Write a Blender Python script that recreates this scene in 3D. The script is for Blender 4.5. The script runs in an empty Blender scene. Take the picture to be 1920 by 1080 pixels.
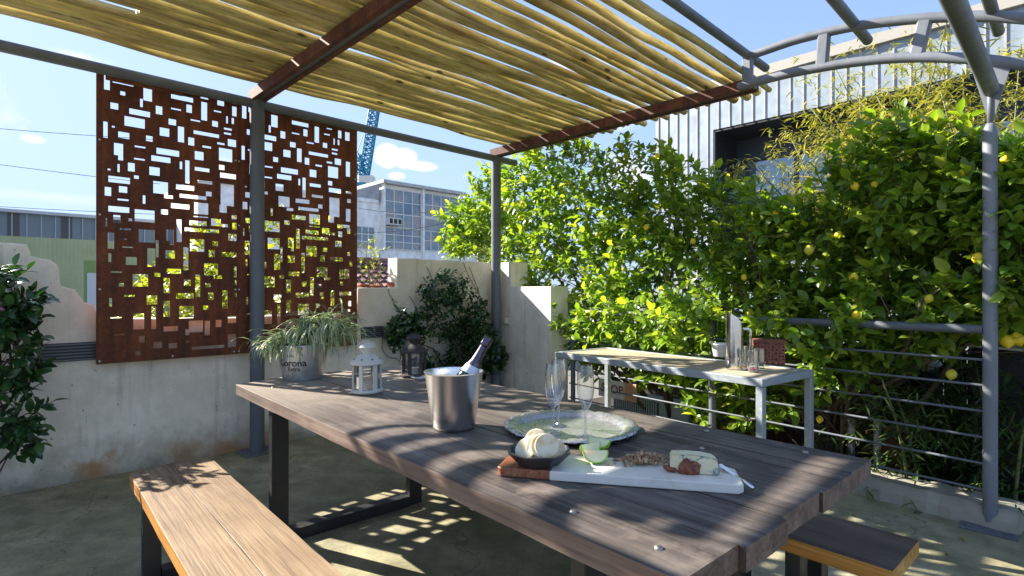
import bpy, math, random
import numpy as np
from mathutils import Vector, Matrix
random.seed(7); rng = np.random.default_rng(7)
S = bpy.context.scene; COL = S.collection
H, F, HY = 1.3, 1030.0, 545.0
# ------------------------------------------------------------------ measuring helpers
def G(px, py, z=0.0):
    "point of the horizontal plane z seen at a pixel of the photograph"
    Y = (H - z) * F / (py - HY); return Vector(((px - 960) / F * Y, Y, z))
def PY(px, py, Y):
    return Vector(((px - 960) / F * Y, Y, H + (HY - py) / F * Y))
A0 = Vector((-2.05, 4.42, 0)); D1 = Vector((.716, .698, 0)); DN = Vector((.698, -.716, 0))
def W(al, p, z=0.0): return A0 + D1 * al + DN * p + Vector((0, 0, z))
def al_of(px, p=0.0):
    r = (px - 960) / F; b = A0 + DN * p
    return (r * b.y - b.x) / (D1.x - r * D1.y)
def on_wall(px, py, p=0.0):
    a = al_of(px, p); Y = (A0 + D1 * a + DN * p).y
    return a, H + (HY - py) / F * Y
C0 = Vector((2.62, 3.01, 0)); RU = Vector((-.604, .797, 0)); RN = Vector((.797, .604, 0))
def R(u, d, z=0.0): return C0 + RU * u + RN * d + Vector((0, 0, z))
def on_rail(px, py, d=0.0):
    r = (px - 960) / F; b = C0 + RN * d
    u = (r * b.y - b.x) / (RU.x - r * RU.y); Y = (b + RU * u).y
    return u, H + (HY - py) / F * Y
# ------------------------------------------------------------------ mesh builder
class MB:
    def __init__(s): s.v = []; s.f = []
    def add(s, vs, fs):
        n = len(s.v); s.v += [tuple(v) for v in vs]; s.f += [tuple(i + n for i in f) for f in fs]; return s
    def box(s, c, size, ax=None, rz=0.0):
        c = Vector(c); hx, hy, hz = [q / 2 for q in size]
        if ax is None:
            ax = (Vector((math.cos(rz), math.sin(rz), 0)), Vector((-math.sin(rz), math.cos(rz), 0)), Vector((0, 0, 1)))
        X, Y, Z = ax; vs = [c + X * (i * hx) + Y * (j * hy) + Z * (k * hz) for k in (-1, 1) for j in (-1, 1) for i in (-1, 1)]
        return s.add(vs, [(0, 2, 3, 1), (4, 5, 7, 6), (0, 1, 5, 4), (2, 6, 7, 3), (0, 4, 6, 2), (1, 3, 7, 5)])
    def bbox(s, x0, x1, y0, y1, z0, z1): return s.box(((x0 + x1) / 2, (y0 + y1) / 2, (z0 + z1) / 2), (x1 - x0, y1 - y0, z1 - z0))
    def cbox(s, c, size, b=.004, rz=0.0, ax=None):
        "box with chamfered edges"
        c = Vector(c); h = [q / 2 for q in size]; b = min(b, min(h) * .8)
        if ax is None:
            ax = (Vector((math.cos(rz), math.sin(rz), 0)), Vector((-math.sin(rz), math.cos(rz), 0)), Vector((0, 0, 1)))
        X, Y, Z = ax; idx = {}; vs = []
        for sx in (-1, 1):
            for sy in (-1, 1):
                for sz in (-1, 1):
                    for a in range(3):
                        o = [h[0] - b, h[1] - b, h[2] - b]; o[a] = h[a]
                        idx[(sx, sy, sz, a)] = len(vs); vs.append(c + X * (sx * o[0]) + Y * (sy * o[1]) + Z * (sz * o[2]))
        fs = []; sg = (-1, 1)
        for a in range(3):
            b1, c1 = [(1, 2), (0, 2), (0, 1)][a]
            for q in sg:
                def k(m, n):
                    t = [0, 0, 0]; t[a] = q; t[b1] = m; t[c1] = n; return idx[(t[0], t[1], t[2], a)]
                fs.append((k(-1, -1), k(1, -1), k(1, 1), k(-1, 1)))
        for a in range(3):
            b1, c1 = [(1, 2), (0, 2), (0, 1)][a]
            for m in sg:
                for n in sg:
                    def k(q, w):
                        t = [0, 0, 0]; t[a] = q; t[b1] = m; t[c1] = n; return idx[(t[0], t[1], t[2], w)]
                    fs.append((k(-1, b1), k(1, b1), k(1, c1), k(-1, c1)))
        for x in sg:
            for y in sg:
                for z in sg: fs.append((idx[(x, y, z, 0)], idx[(x, y, z, 1)], idx[(x, y, z, 2)]))
        return s.add(vs, fs)
    def tube(s, pts, rad, n=10, caps=True, wob=0.0):
        pts = [Vector(p) for p in pts]; m = len(pts)
        if not hasattr(rad, '__len__'): rad = [rad] * m
        ref = Vector((0, 0, 1)); t0 = (pts[1] - pts[0]).normalized()
        if abs(t0.z) > .9: ref = Vector((1, 0, 0))
        vs = []; U = None
        for i, p in enumerate(pts):
            t = (pts[min(i + 1, m - 1)] - pts[max(i - 1, 0)]).normalized()
            if U is None: U = ref.cross(t).normalized()
            else: U = (U - t * U.dot(t)).normalized()
            V = t.cross(U)
            for j in range(n):
                a = 2 * math.pi * j / n; r = rad[i] * (1 + (random.uniform(-wob, wob) if wob else 0))
                vs.append(p + U * (math.cos(a) * r) + V * (math.sin(a) * r))
        fs = [(i * n + j, i * n + (j + 1) % n, (i + 1) * n + (j + 1) % n, (i + 1) * n + j) for i in range(m - 1) for j in range(n)]
        if caps: fs += [tuple(range(n))[::-1], tuple((m - 1) * n + j for j in range(n))]
        return s.add(vs, fs)
    def rod(s, a, b, r, n=10): return s.tube([a, b], r, n)
    def lathe(s, prof, c=(0, 0, 0), n=32, mat=None, ph=0.0, close=False):
        "profile of (r, z); r = 0 ends become poles"
        c = Vector(c); vs = []; rings = []
        for r, z in prof:
            if r < 1e-6: rings.append([len(vs)]); vs.append(Vector((0, 0, z)))
            else:
                rings.append(list(range(len(vs), len(vs) + n)))
                vs += [Vector((r * math.cos(ph + 2 * math.pi * j / n), r * math.sin(ph + 2 * math.pi * j / n), z)) for j in range(n)]
        fs = []; L = len(rings)
        for i in range(L if close else L - 1):
            a, b = rings[i], rings[(i + 1) % L]
            for j in range(n):
                k = (j + 1) % n
                if len(a) == 1 and len(b) == 1: continue
                if len(a) == 1: fs.append((a[0], b[k], b[j]))
                elif len(b) == 1: fs.append((a[j], a[k], b[0]))
                else: fs.append((a[j], a[k], b[k], b[j]))
        if mat is not None: vs = [mat @ v for v in vs]
        return s.add([v + c for v in vs], fs)
    def prism(s, poly, z0, z1, fn=None):
        n = len(poly); fn = fn or (lambda x, y, z: (x, y, z))
        vs = [fn(x, y, z0) for x, y in poly] + [fn(x, y, z1) for x, y in poly]
        return s.add(vs, [tuple(range(n))[::-1], tuple(range(n, 2 * n))] + [(i, (i + 1) % n, n + (i + 1) % n, n + i) for i in range(n)])
    def blob(s, c, r, sc=(1, 1, 1), n=8, jit=.12, rot=None):
        vs = []; m = n // 2 + 1
        for i in range(m + 1):
            th = math.pi * i / m
            for j in range(n):
                if i in (0, m) and j: continue
                ph = 2 * math.pi * j / n; q = r * (1 + random.uniform(-jit, jit))
                v = Vector((math.sin(th) * math.cos(ph) * q * sc[0], math.sin(th) * math.sin(ph) * q * sc[1], math.cos(th) * q * sc[2]))
                if rot is not None: v = rot @ v
                vs.append(v + Vector(c))
        def ix(i, j): return 0 if i == 0 else (1 + (m - 1) * n if i == m else 1 + (i - 1) * n + j % n)
        fs = []
        for i in range(m):
            for j in range(n):
                if i == 0: fs.append((0, ix(1, j), ix(1, j + 1)))
                elif i == m - 1: fs.append((ix(i, j), ix(m, 0), ix(i, j + 1)))
                else: fs.append((ix(i, j), ix(i + 1, j), ix(i + 1, j + 1), ix(i, j + 1)))
        return s.add(vs, fs)
    def build(s, name, mat, parent=None, smooth=False, world=True, auto=None):
        me = bpy.data.meshes.new(name); vs = s.v
        if parent is not None and world:
            M = wm(parent).inverted(); vs = [M @ Vector(v) for v in vs]
        me.from_pydata([tuple(v) for v in vs], [], s.f); me.materials.append(mat)
        if smooth: me.polygons.foreach_set('use_smooth', [True] * len(me.polygons))
        me.update()
        if smooth and auto is not None:
            import bmesh
            bm = bmesh.new(); bm.from_mesh(me)
            bmesh.ops.recalc_face_normals(bm, faces=bm.faces)
            for e in bm.edges:
                if len(e.link_faces) == 2 and e.calc_face_angle(0) > math.radians(auto): e.smooth = False
            bm.to_mesh(me); bm.free()
        else:
            import bmesh
            if len(me.polygons) < 60000:
                bm = bmesh.new(); bm.from_mesh(me); bmesh.ops.recalc_face_normals(bm, faces=bm.faces); bm.to_mesh(me); bm.free()
        o = bpy.data.objects.new(name, me); COL.objects.link(o)
        if parent is not None: o.parent = parent
        return o
def wm(o):
    M = Matrix.Translation(o.location) @ o.rotation_euler.to_matrix().to_4x4() @ Matrix.Diagonal((*o.scale, 1))
    return wm(o.parent) @ M if o.parent else M
def tag(o, label=None, cat=None, group=None, kind=None):
    if label: o['label'] = label
    if cat: o['category'] = cat
    if group: o['group'] = group
    if kind: o['kind'] = kind
    return o
def thing(name, label, cat, loc=(0, 0, 0), rz=0.0, group=None):
    o = bpy.data.objects.new(name, None); COL.objects.link(o); o.empty_display_size = .1
    o.location = loc; o.rotation_euler = (0, 0, rz); return tag(o, label, cat, group)
def copy_tree(o, parent=None):
    c = o.copy(); COL.objects.link(c); c.parent = parent
    for ch in list(o.children): copy_tree(ch, c)
    return c
# ------------------------------------------------------------------ materials
def mat(name, col=(.5, .5, .5), rough=.6, metal=0.0, **kw):
    m = bpy.data.materials.new(name); m.use_nodes = True; b = m.node_tree.nodes['Principled BSDF']
    b.inputs['Base Color'].default_value = (*col, 1); b.inputs['Roughness'].default_value = rough; b.inputs['Metallic'].default_value = metal
    for k, v in kw.items(): b.inputs[k.replace('_', ' ')].default_value = v
    return m
class N:
    def __init__(s, m): s.m = m; s.t = m.node_tree; s.b = s.t.nodes.get('Principled BSDF')
    def n(s, ty, **kw):
        x = s.t.nodes.new(ty)
        for k, v in kw.items():
            if k in x.inputs.keys() if isinstance(k, str) else False: x.inputs[k].default_value = v
            else: setattr(x, k, v)
        return x
    def l(s, a, b): s.t.links.new(a, b)
    def coords(s, scale=(1, 1, 1), kind='Object', rot=(0, 0, 0)):
        tc = s.n('ShaderNodeTexCoord'); mp = s.n('ShaderNodeMapping'); mp.inputs['Scale'].default_value = scale; mp.inputs['Rotation'].default_value = rot
        s.l(tc.outputs[kind], mp.inputs['Vector']); return mp.outputs['Vector']
    def noise(s, vec, scale=5, detail=4, rough=.55, dist=0.0):
        x = s.n('ShaderNodeTexNoise'); s.l(vec, x.inputs['Vector'])
        x.inputs['Scale'].default_value = scale; x.inputs['Detail'].default_value = detail; x.inputs['Roughness'].default_value = rough; x.inputs['Distortion'].default_value = dist
        return x.outputs['Fac']
    def ramp(s, fac, stops, interp='LINEAR'):
        x = s.n('ShaderNodeValToRGB'); s.l(fac, x.inputs['Fac']); e = x.color_ramp.elements; x.color_ramp.interpolation = interp
        while len(e) < len(stops): e.new(.5)
        for q, (p, c) in zip(e, stops):
            q.position = p; q.color = (*c, 1) if hasattr(c, '__len__') else (c, c, c, 1)
        return x.outputs['Color']
    def mix(s, fac, a, b, mode='MIX'):
        x = s.n('ShaderNodeMix'); x.data_type = 'RGBA'; x.blend_type = mode
        for v, i in ((fac, 0), (a, 6), (b, 7)):
            if hasattr(v, 'is_linked') or hasattr(v, 'links'): s.l(v, x.inputs[i])
            elif i == 0: x.inputs[0].default_value = v
            else: x.inputs[i].default_value = (*v, 1)
        return x.outputs[2]
    def math(s, op, a, b=None, c=None):
        x = s.n('ShaderNodeMath'); x.operation = op
        for i, v in enumerate((a, b, c)):
            if v is None: continue
            if hasattr(v, 'links'): s.l(v, x.inputs[i])
            else: x.inputs[i].default_value = v
        return x.outputs[0]
    def col(s, c): s.l(c, s.b.inputs['Base Color'])
    def rough(s, c): s.l(c, s.b.inputs['Roughness'])
    def bump(s, h, strength=.3, dist=.01):
        x = s.n('ShaderNodeBump'); x.inputs['Strength'].default_value = strength; x.inputs['Distance'].default_value = dist
        s.l(h, x.inputs['Height']); s.l(x.outputs['Normal'], s.b.inputs['Normal'])
    def sep(s, vec):
        x = s.n('ShaderNodeSeparateXYZ'); s.l(vec, x.inputs[0]); return x.outputs

def m_concrete_wall(name='render_wall', base=(.86, .79, .66), stain=True):
    m = mat(name, base, .85); n = N(m); v = n.coords()
    big = n.noise(v, 1.3, 5, .6); mid = n.noise(v, 6, 6, .65); fine = n.noise(v, 45, 4, .6)
    c = n.ramp(big, [(.25, [q * .76 for q in base]), (.5, base), (.75, [min(1, q * 1.18) for q in base])])
    c = n.mix(n.ramp(mid, [(.36, .4), (.56, 0.0)]), c, [q * .66 for q in (base[0], base[1], base[2] * .9)])
    if stain:
        g = n.n('ShaderNodeNewGeometry'); xyz = n.sep(g.outputs['Position'])
        vs = n.coords((9, 9, .7)); st = n.noise(vs, 1.2, 4, .6)
        c = n.mix(n.ramp(st, [(.56, 0.0), (.75, .45)]), c, (.22, .2, .16))
        hgt = n.math('ADD', xyz[2], n.math('MULTIPLY', n.math('SUBTRACT', mid, .5), .35))
        low = n.ramp(hgt, [(.0, 1.0), (.09, .9), (.17, 0.0)])
        patch = n.ramp(n.noise(v, 1.1, 2, .5), [(.42, 0.0), (.55, 1.0)])
        low2 = n.ramp(hgt, [(.0, .75), (.12, .35), (.3, 0.0)])
        c = n.mix(low2, c, (.16, .145, .09))
        c = n.mix(n.math('MULTIPLY', low, patch), c, (.50, .20, .03))
        spots = n.ramp(n.noise(v, 22, 3, .7), [(.66, 0.0), (.72, .7)])
        c = n.mix(spots, c, (.17, .16, .14))
        cr = n.n('ShaderNodeTexVoronoi'); cr.feature = 'DISTANCE_TO_EDGE'; cr.inputs['Scale'].default_value = 1.4
        dv = n.n('ShaderNodeVectorMath'); dv.operation = 'ADD'; nv = n.n('ShaderNodeTexNoise'); nv.inputs['Scale'].default_value = 3; nv.inputs['Detail'].default_value = 6
        n.l(v, nv.inputs['Vector']); n.l(v, dv.inputs[0]); n.l(nv.outputs['Color'], dv.inputs[1]); n.l(dv.outputs[0], cr.inputs['Vector'])
    n.col(c); n.bump(n.math('ADD', n.math('MULTIPLY', mid, .6), n.math('MULTIPLY', fine, .3)), .45, .012); return m
def m_floor():
    m = mat('mossy_concrete', (.2, .19, .12), .8); n = N(m); v = n.coords()
    a = n.noise(v, .9, 6, .62); b = n.noise(v, 5, 6, .7); f = n.noise(v, 70, 3, .6)
    c = n.ramp(a, [(.3, (.22, .195, .095)), (.48, (.35, .31, .18)), (.68, (.48, .43, .29))])
    c = n.mix(n.ramp(b, [(.4, .55), (.62, 0.0)]), c, (.075, .08, .042))
    c = n.mix(n.ramp(n.noise(v, 30, 4, .7), [(.64, 0.0), (.72, .5)]), c, (.4, .38, .3))
    c = n.mix(n.ramp(f, [(.3, .3), (.5, 0.0)]), c, (.08, .08, .06))
    vc = n.n('ShaderNodeTexVoronoi'); vc.feature = 'DISTANCE_TO_EDGE'; vc.inputs['Scale'].default_value = .8; av = n.n('ShaderNodeVectorMath'); av.operation = 'ADD'; nv = n.n('ShaderNodeTexNoise'); nv.inputs['Scale'].default_value = 2.2; nv.inputs['Detail'].default_value = 8
    n.l(v, nv.inputs['Vector']); n.l(v, av.inputs[0]); n.l(nv.outputs['Color'], av.inputs[1]); n.l(av.outputs[0], vc.inputs['Vector']); c = n.mix(n.ramp(vc.outputs['Distance'], [(0, .7), (.005, 0.0)]), c, (.06, .055, .035))
    sp = n.ramp(n.noise(v, 160, 2, .6), [(.68, 0.0), (.72, .6)]); c = n.mix(sp, c, (.5, .48, .4)); sp2 = n.ramp(n.noise(n.coords((1, 1, 1), rot=(0, 0, 1)), 110, 2, .6), [(.68, 0.0), (.72, .7)]); c = n.mix(sp2, c, (.05, .045, .03))
    n.col(c); n.rough(n.ramp(b, [(.3, .55), (.7, .9)])); n.bump(n.math('ADD', n.math('MULTIPLY', b, .6), n.math('MULTIPLY', f, .25)), .5, .006); return m
def m_wood(name, c0, c1, c2, along='x', rough=.5, gs=1.0, bump=.35, crack=True, wear=None, bleach_sunlight=None):
    m = mat(name, c1, rough); n = N(m)
    sc = {'x': (1.2, 22, 22), 'y': (22, 1.2, 22), 'z': (22, 22, 1.2)}[along]; sc = tuple(q * gs for q in sc)
    sf = tuple(q * (4 if q > 5 * gs else 1.5) for q in sc)
    v = n.coords(sc); vf = n.coords(sf); vb = n.coords((1, 1, 1))
    g = n.noise(v, 1, 5, .6, .4); f = n.noise(vf, 1, 3, .6); b = n.noise(vb, 3.2, 4, .6)
    oi = n.n('ShaderNodeObjectInfo')
    mx = n.math('ADD', n.math('MULTIPLY', g, .6), n.math('MULTIPLY', b, .4))
    c = n.ramp(mx, [(.34, c0), (.5, c1), (.66, c2)])
    c = n.mix(n.ramp(f, [(.34, .55), (.52, 0.0)]), c, [q * .45 for q in c0])
    if wear:
        c = n.mix(n.ramp(n.noise(vb, 6, 5, .65), [(.5, 0.0), (.68, .7)]), c, wear)
    if bleach_sunlight:
        xx = n.sep(n.coords()); c = n.mix(n.ramp(n.math('ADD', xx[0], n.math('MULTIPLY', b, .9)), [(.3, .62), (1.0, 0.0)]) if False else n.math('MULTIPLY', n.math('SUBTRACT', 1.9, n.math('MINIMUM', n.math('ADD', xx[0], b), 1.9)), .5), c, bleach_sunlight)
    h = n.math('ADD', g, n.math('MULTIPLY', f, .6))
    n.col(c); n.rough(n.ramp(g, [(.3, rough + .15), (.7, rough - .08)])); n.bump(h, bump, .004); return m
def m_rust(name='corten_rust', c0=(.045, .014, .006), c1=(.14, .036, .011), c2=(.29, .08, .02)):
    m = mat(name, c1, .75, .0); n = N(m); v = n.coords()
    a = n.noise(v, 2.2, 6, .65); b = n.noise(v, 30, 5, .7); vs = n.coords((14, 14, .8)); s_ = n.noise(vs, 1, 4, .6)
    c = n.ramp(n.math('ADD', n.math('MULTIPLY', a, .5), n.math('MULTIPLY', s_, .5)), [(.36, c0), (.5, c1), (.68, c2)])
    c = n.mix(n.ramp(b, [(.35, .5), (.6, 0.0)]), c, [q * .45 for q in c0])
    n.col(c); n.bump(b, .25, .002); return m
def m_paint(name, col, rough=.42, chips=None, metal=0.0, scale=14, amt=.64):
    m = mat(name, col, rough, metal); n = N(m); v = n.coords()
    a = n.noise(v, scale, 5, .65); b = n.noise(v, 2.5, 3, .5)
    c = n.ramp(b, [(.3, [q * .8 for q in col]), (.7, [min(1, q * 1.15) for q in col])])
    if chips: c = n.mix(n.ramp(a, [(amt, 0.0), (amt + .05, .8)]), c, chips)
    if chips and scale == 14:
        c = n.mix(n.ramp(n.noise(n.coords((1, 1, 1), rot=(.4, .2, 1)), 22, 6, .75), [(.66, 0.0), (.70, .75)]), c, (.11, .055, .03)); c = n.mix(n.ramp(n.noise(n.coords((18, 18, 1.2)), 1, 4, .6), [(.5, 0.0), (.75, .35)]), c, [q * .55 for q in col])
    n.col(c); n.rough(n.ramp(a, [(.3, rough - .08), (.7, rough + .2)])); n.bump(a, .12, .002); return m
def m_leaf(name, dark, mid, lite, transl=.35, rough=.38, tcol=None, yellow=None):
    m = mat(name, mid, rough); n = N(m)
    at = n.n('ShaderNodeAttribute'); at.attribute_name = 'rnd'
    c = n.ramp(at.outputs['Fac'], [(.0, dark), (.5, mid), (.9, lite), (1.0, yellow or lite)])
    n.col(c); n.b.inputs['Specular IOR Level'].default_value = .5
    tr = n.n('ShaderNodeBsdfTranslucent'); mx = n.n('ShaderNodeMixShader'); out = n.t.nodes['Material Output']
    tc = n.mix(1.0, c, tcol or (1.9, 1.9, .55), 'MULTIPLY'); n.l(tc, tr.inputs['Color'])
    mx.inputs[0].default_value = transl
    n.l(n.b.outputs[0], mx.inputs[1]); n.l(tr.outputs[0], mx.inputs[2]); n.l(mx.outputs[0], out.inputs['Surface']); return m
def m_bark(name='bark', col=(.12, .085, .055)):
    m = mat(name, col, .85); n = N(m); v = n.coords((6, 6, 2)); a = n.noise(v, 4, 5, .7)
    n.col(n.ramp(a, [(.3, [q * .5 for q in col]), (.7, [q * 1.5 for q in col])])); n.bump(a, .6, .01); return m
def m_thin(name):
    m = mat(name); n = N(m); out = n.t.nodes['Material Output']; tr = n.n('ShaderNodeBsdfTransparent'); gl = n.n('ShaderNodeBsdfGlossy'); gl.inputs['Roughness'].default_value = .02
    lw = n.n('ShaderNodeLayerWeight'); lw.inputs['Blend'].default_value = .35; mx = n.n('ShaderNodeMixShader'); tr.inputs['Color'].default_value = (.94, .96, .97, 1)
    f = n.math('ADD', n.math('MULTIPLY', n.math('POWER', lw.outputs['Facing'], 1.1), .9), .12); n.l(f, mx.inputs[0]); n.l(tr.outputs[0], mx.inputs[1]); n.l(gl.outputs[0], mx.inputs[2]); n.l(mx.outputs[0], out.inputs['Surface']); return m
def m_glass(name, tint=(1, 1, 1), rough=0.02):
    m = mat(name, tint, rough); b = m.node_tree.nodes['Principled BSDF']; b.inputs['Transmission Weight'].default_value = 1; b.inputs['IOR'].default_value = 1.45; return m
def m_metal(name, col=(.75, .75, .75), rough=.22, brush=None, scale=60):
    m = mat(name, col, rough, 1.0); n = N(m)
    v = n.coords(brush or (1, 1, 1)); a = n.noise(v, scale, 4, .6)
    n.rough(n.ramp(a, [(.3, max(.02, rough - .08)), (.7, rough + .14)])); n.col(n.ramp(n.noise(v, scale / 8, 4, .6), [(.3, [q * .82 for q in col]), (.7, col)])); n.bump(a, .05, .001); return m
MT = dict(
 wall=m_concrete_wall(), floor=m_floor(), curb=m_concrete_wall('curb_concrete', (.30, .28, .22), False),
 table=m_wood('weathered_dark_hardwood', (.046, .037, .034), (.106, .088, .078), (.21, .178, .152), 'x', .48, 1.0, .5, wear=(.22, .18, .15), bleach_sunlight=(.42, .36, .29)),  # far end lightened for the sunlight falling there, besides slight bleaching
 tside=m_wood('reddish_sawn_wood', (.08, .052, .038), (.155, .104, .078), (.25, .18, .14), 'x', .6),
 bench=m_wood('honey_pine', (.13, .075, .034), (.235, .152, .08), (.32, .22, .125), 'x', .55, 1.7, .5),
 bside=m_wood('orange_pine', (.30, .12, .02), (.5, .22, .04), (.62, .33, .08), 'x', .5, .7),
 bdark=m_wood('dark_bench_wood', (.05, .035, .028), (.11, .075, .055), (.17, .12, .09), 'x', .5, .8),
 rust=m_rust(), rustb=m_rust('beam_rust', (.05, .018, .012), (.13, .042, .026), (.25, .09, .05)),
 grey=m_paint('grey_steel_paint', (.115, .13, .15), .45, (.28, .28, .28), amt=.68),
 grey2=m_paint('light_grey_steel', (.165, .18, .205), .42, (.4, .4, .4), amt=.68),
 black=m_paint('black_steel', (.014, .014, .016), .4, (.06, .05, .04), amt=.66),
 galv=m_paint('galvanised_side_table', (.36, .40, .42), .4, (.55, .56, .55), metal=.35, scale=35, amt=.6),
 slab=m_concrete_wall('weathered_board_top', (.40, .33, .22), False),
 bark=m_bark(), bark_gap=m_bark('bark_and_gap_shade', (.05, .035, .025)),
 glass=m_thin('clear_glass'), chrome=m_metal('polished_steel', (.8, .8, .8), .1),
 steel=mat('brushed_steel', (.82, .80, .77), .27, 1.0, Anisotropic=.6), silver=m_metal('tarnished_silver_spare', (.6, .6, .62), .14, None, 30),
 zinc=m_metal('zinc_pot', (.62, .64, .66), .38, None, 25),
 white=m_paint('white_enamel', (.58, .57, .50), .4, (.2, .15, .1), amt=.66, scale=30), wplain=mat('white_ceramic', (.7, .7, .68), .3),
 ink=mat('black_print', (.01, .01, .012), .5), lred=mat('dull_red_lettering', (.22, .07, .05), .7),
)
# pole bark : yellow-brown treated poles
m = mat('treated_pine_pole', (.4, .3, .12), .75); n = N(m); v = n.coords((9, 1.1, 9)); oi = n.n('ShaderNodeObjectInfo'); vb = n.coords((1, 1, 1))
a = n.noise(v, 1, 6, .65); b = n.noise(vb, 2.5, 4, .6)
c = n.ramp(n.math('ADD', n.math('MULTIPLY', a, .55), n.math('MULTIPLY', b, .45)), [(.30, (.27, .205, .08)), (.46, (.56, .47, .23)), (.62, (.78, .70, .44))])
c = n.mix(1.0, c, n.ramp(oi.outputs['Random'], [(0, (.62, .60, .55)), (.35, (1.0, .97, .86)), (.7, (.80, .84, .66)), (1, (1.15, 1.12, 1.05))]), 'MULTIPLY')
fb = n.noise(n.coords((60, 5, 60)), 1, 4, .7); c = n.mix(n.ramp(fb, [(.36, .55), (.5, 0.0)]), c, (.17, .125, .05))
c = n.mix(n.ramp(a, [(.32, .5), (.42, 0.0)]), c, (.14, .10, .035))
vo = n.n('ShaderNodeTexVoronoi'); vo.inputs['Scale'].default_value = 1; n.l(n.coords((9, 3.2, 9)), vo.inputs['Vector'])
c = n.mix(n.ramp(vo.outputs['Distance'], [(.08, .9), (.14, 0.0)]), c, (.05, .03, .012))
n.col(c); n.bump(n.math('ADD', a, n.math('MULTIPLY', vo.outputs['Distance'], .4)), .6, .01); MT['pole'] = m
# ------------------------------------------------------------------ foliage : many folded leaf blades in one mesh
def leaves(name, pos, dirs, ups, length, width, rnd, material, parent=None, droop=.25, fold=.35, strap=False):
    pos = np.asarray(pos, float); d = np.asarray(dirs, float); u = np.asarray(ups, float); n = len(pos)
    d /= np.linalg.norm(d, axis=1)[:, None] + 1e-9; s_ = np.cross(d, u); s_ /= np.linalg.norm(s_, axis=1)[:, None] + 1e-9; u = np.cross(s_, d)
    L = np.asarray(length).reshape(-1, 1) * np.ones((n, 1)); Wd = np.asarray(width).reshape(-1, 1) * np.ones((n, 1))
    if strap: st = [(0, .5, 0), (.25, .9, .02), (.5, 1.0, -.06), (.75, .75, -.22)]
    else: st = [(0, .08, 0), (.25, .8, .02), (.55, 1.0, -.02), (.8, .62, -.1)]
    cols = []
    for t, w_, dz in st:
        c = pos + d * L * t + u * (dz * droop * 4 * L)
        lift = u * (Wd * w_ * .5 * fold); cols += [c - s_ * Wd * w_ * .5 + lift, c, c + s_ * Wd * w_ * .5 + lift]
    tip = pos + d * L + u * (-.2 * droop * 4 * L if not strap else -.5 * droop * 4 * L); cols.append(tip)
    k = len(cols); V = np.stack(cols, 1).reshape(-1, 3)
    f = []
    for i in range(len(st) - 1):
        a = 3 * i; f += [(a, a + 1, a + 4, a + 3), (a + 1, a + 2, a + 5, a + 4)]
    a = 3 * (len(st) - 1); tri = [(a, a + 1, k - 1), (a + 1, a + 2, k - 1)]
    q = np.array(f); t3 = np.array(tri); base = (np.arange(n) * k)[:, None, None]
    Q = (q[None] + base).reshape(-1, 4); T = (t3[None] + base).reshape(-1, 3)
    me = bpy.data.meshes.new(name); me.vertices.add(len(V)); me.vertices.foreach_set('co', V.astype(np.float32).ravel())
    me.loops.add(Q.size + T.size); me.loops.foreach_set('vertex_index', np.concatenate([Q.ravel(), T.ravel()]).astype(np.int32))
    me.polygons.add(len(Q) + len(T))
    ls = np.concatenate([np.arange(len(Q)) * 4, len(Q) * 4 + np.arange(len(T)) * 3]).astype(np.int32)
    me.polygons.foreach_set('loop_start', ls)
    me.update(calc_edges=True)
    at = me.attributes.new('rnd', 'FLOAT', 'POINT'); at.data.foreach_set('value', np.repeat(np.asarray(rnd, float), k).astype(np.float32))
    me.polygons.foreach_set('use_smooth', [True] * len(me.polygons))
    me.materials.append(material); o = bpy.data.objects.new(name, me); COL.objects.link(o)
    if parent is not None:
        o.parent = parent; M = wm(parent).inverted(); me.transform(M)
    return o
def sprays(centers, outdir, nleaf=(8, 14), twig=.16, spread=.9, up=.35):
    "leaf positions along short twigs: returns pos, dir, up, rnd, twig list"
    P, D, U, Rn, tw = [], [], [], [], []
    for c, o in zip(centers, outdir):
        t = Vector(o) + Vector([random.gauss(0, spread * .5) for _ in range(3)]) + Vector((0, 0, up)); t.normalize()
        a = t.orthogonal().normalized(); b = t.cross(a); n = random.randint(*nleaf); tone = random.random()
        c = Vector(c); tw.append((c - t * twig * .6, c + t * twig * .9)); ph = random.random() * 6.28
        for i in range(n):
            f = i / n; ph += 2.4; r = a * math.cos(ph) + b * math.sin(ph)
            dr = (r * (1.0 - .5 * f) + t * (.35 + .7 * f) + Vector((random.gauss(0, .2), random.gauss(0, .2), random.gauss(-.05, .2)))).normalized()
            P.append(c + t * (twig * (f * 1.4 - .5))); D.append(dr)
            U.append((t * .6 + Vector((random.gauss(0, .35), random.gauss(0, .35), .8 + random.gauss(0, .25)))).normalized())
            Rn.append(min(.999, max(0, .25 * tone + .55 * random.random() + .22 * f - .05)))
    return P, D, U, Rn, tw
# ------------------------------------------------------------------ camera, sun, sky
cam = bpy.data.cameras.new('camera'); co = bpy.data.objects.new('camera', cam); COL.objects.link(co)
co.location = (0, 0, H); co.rotation_euler = (math.radians(90), 0, 0); cam.sensor_width = 36; cam.lens = 36 * F / 1920
cam.shift_y = (HY - 540) / 1920; cam.clip_end = 2500; cam.clip_start = .02; S.camera = co
SA, SC = .39, .66
tr = (D1 * SA + DN - Vector((0, 0, SC))).normalized(); to = -tr
sl = bpy.data.lights.new('sun', 'SUN'); sl.energy = 4.2; sl.angle = math.radians(.42); sl.color = (1, .93, .82)
so = bpy.data.objects.new('sun', sl); COL.objects.link(so); so.rotation_euler = to.to_track_quat('Z', 'Y').to_euler(); so.location = (-8, 5, 9)
elev = math.asin(to.z); azi = math.atan2(to.x, to.y)
w = bpy.data.worlds.new('World'); S.world = w; w.use_nodes = True; n = N(w); n.t.nodes.clear()
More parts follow.
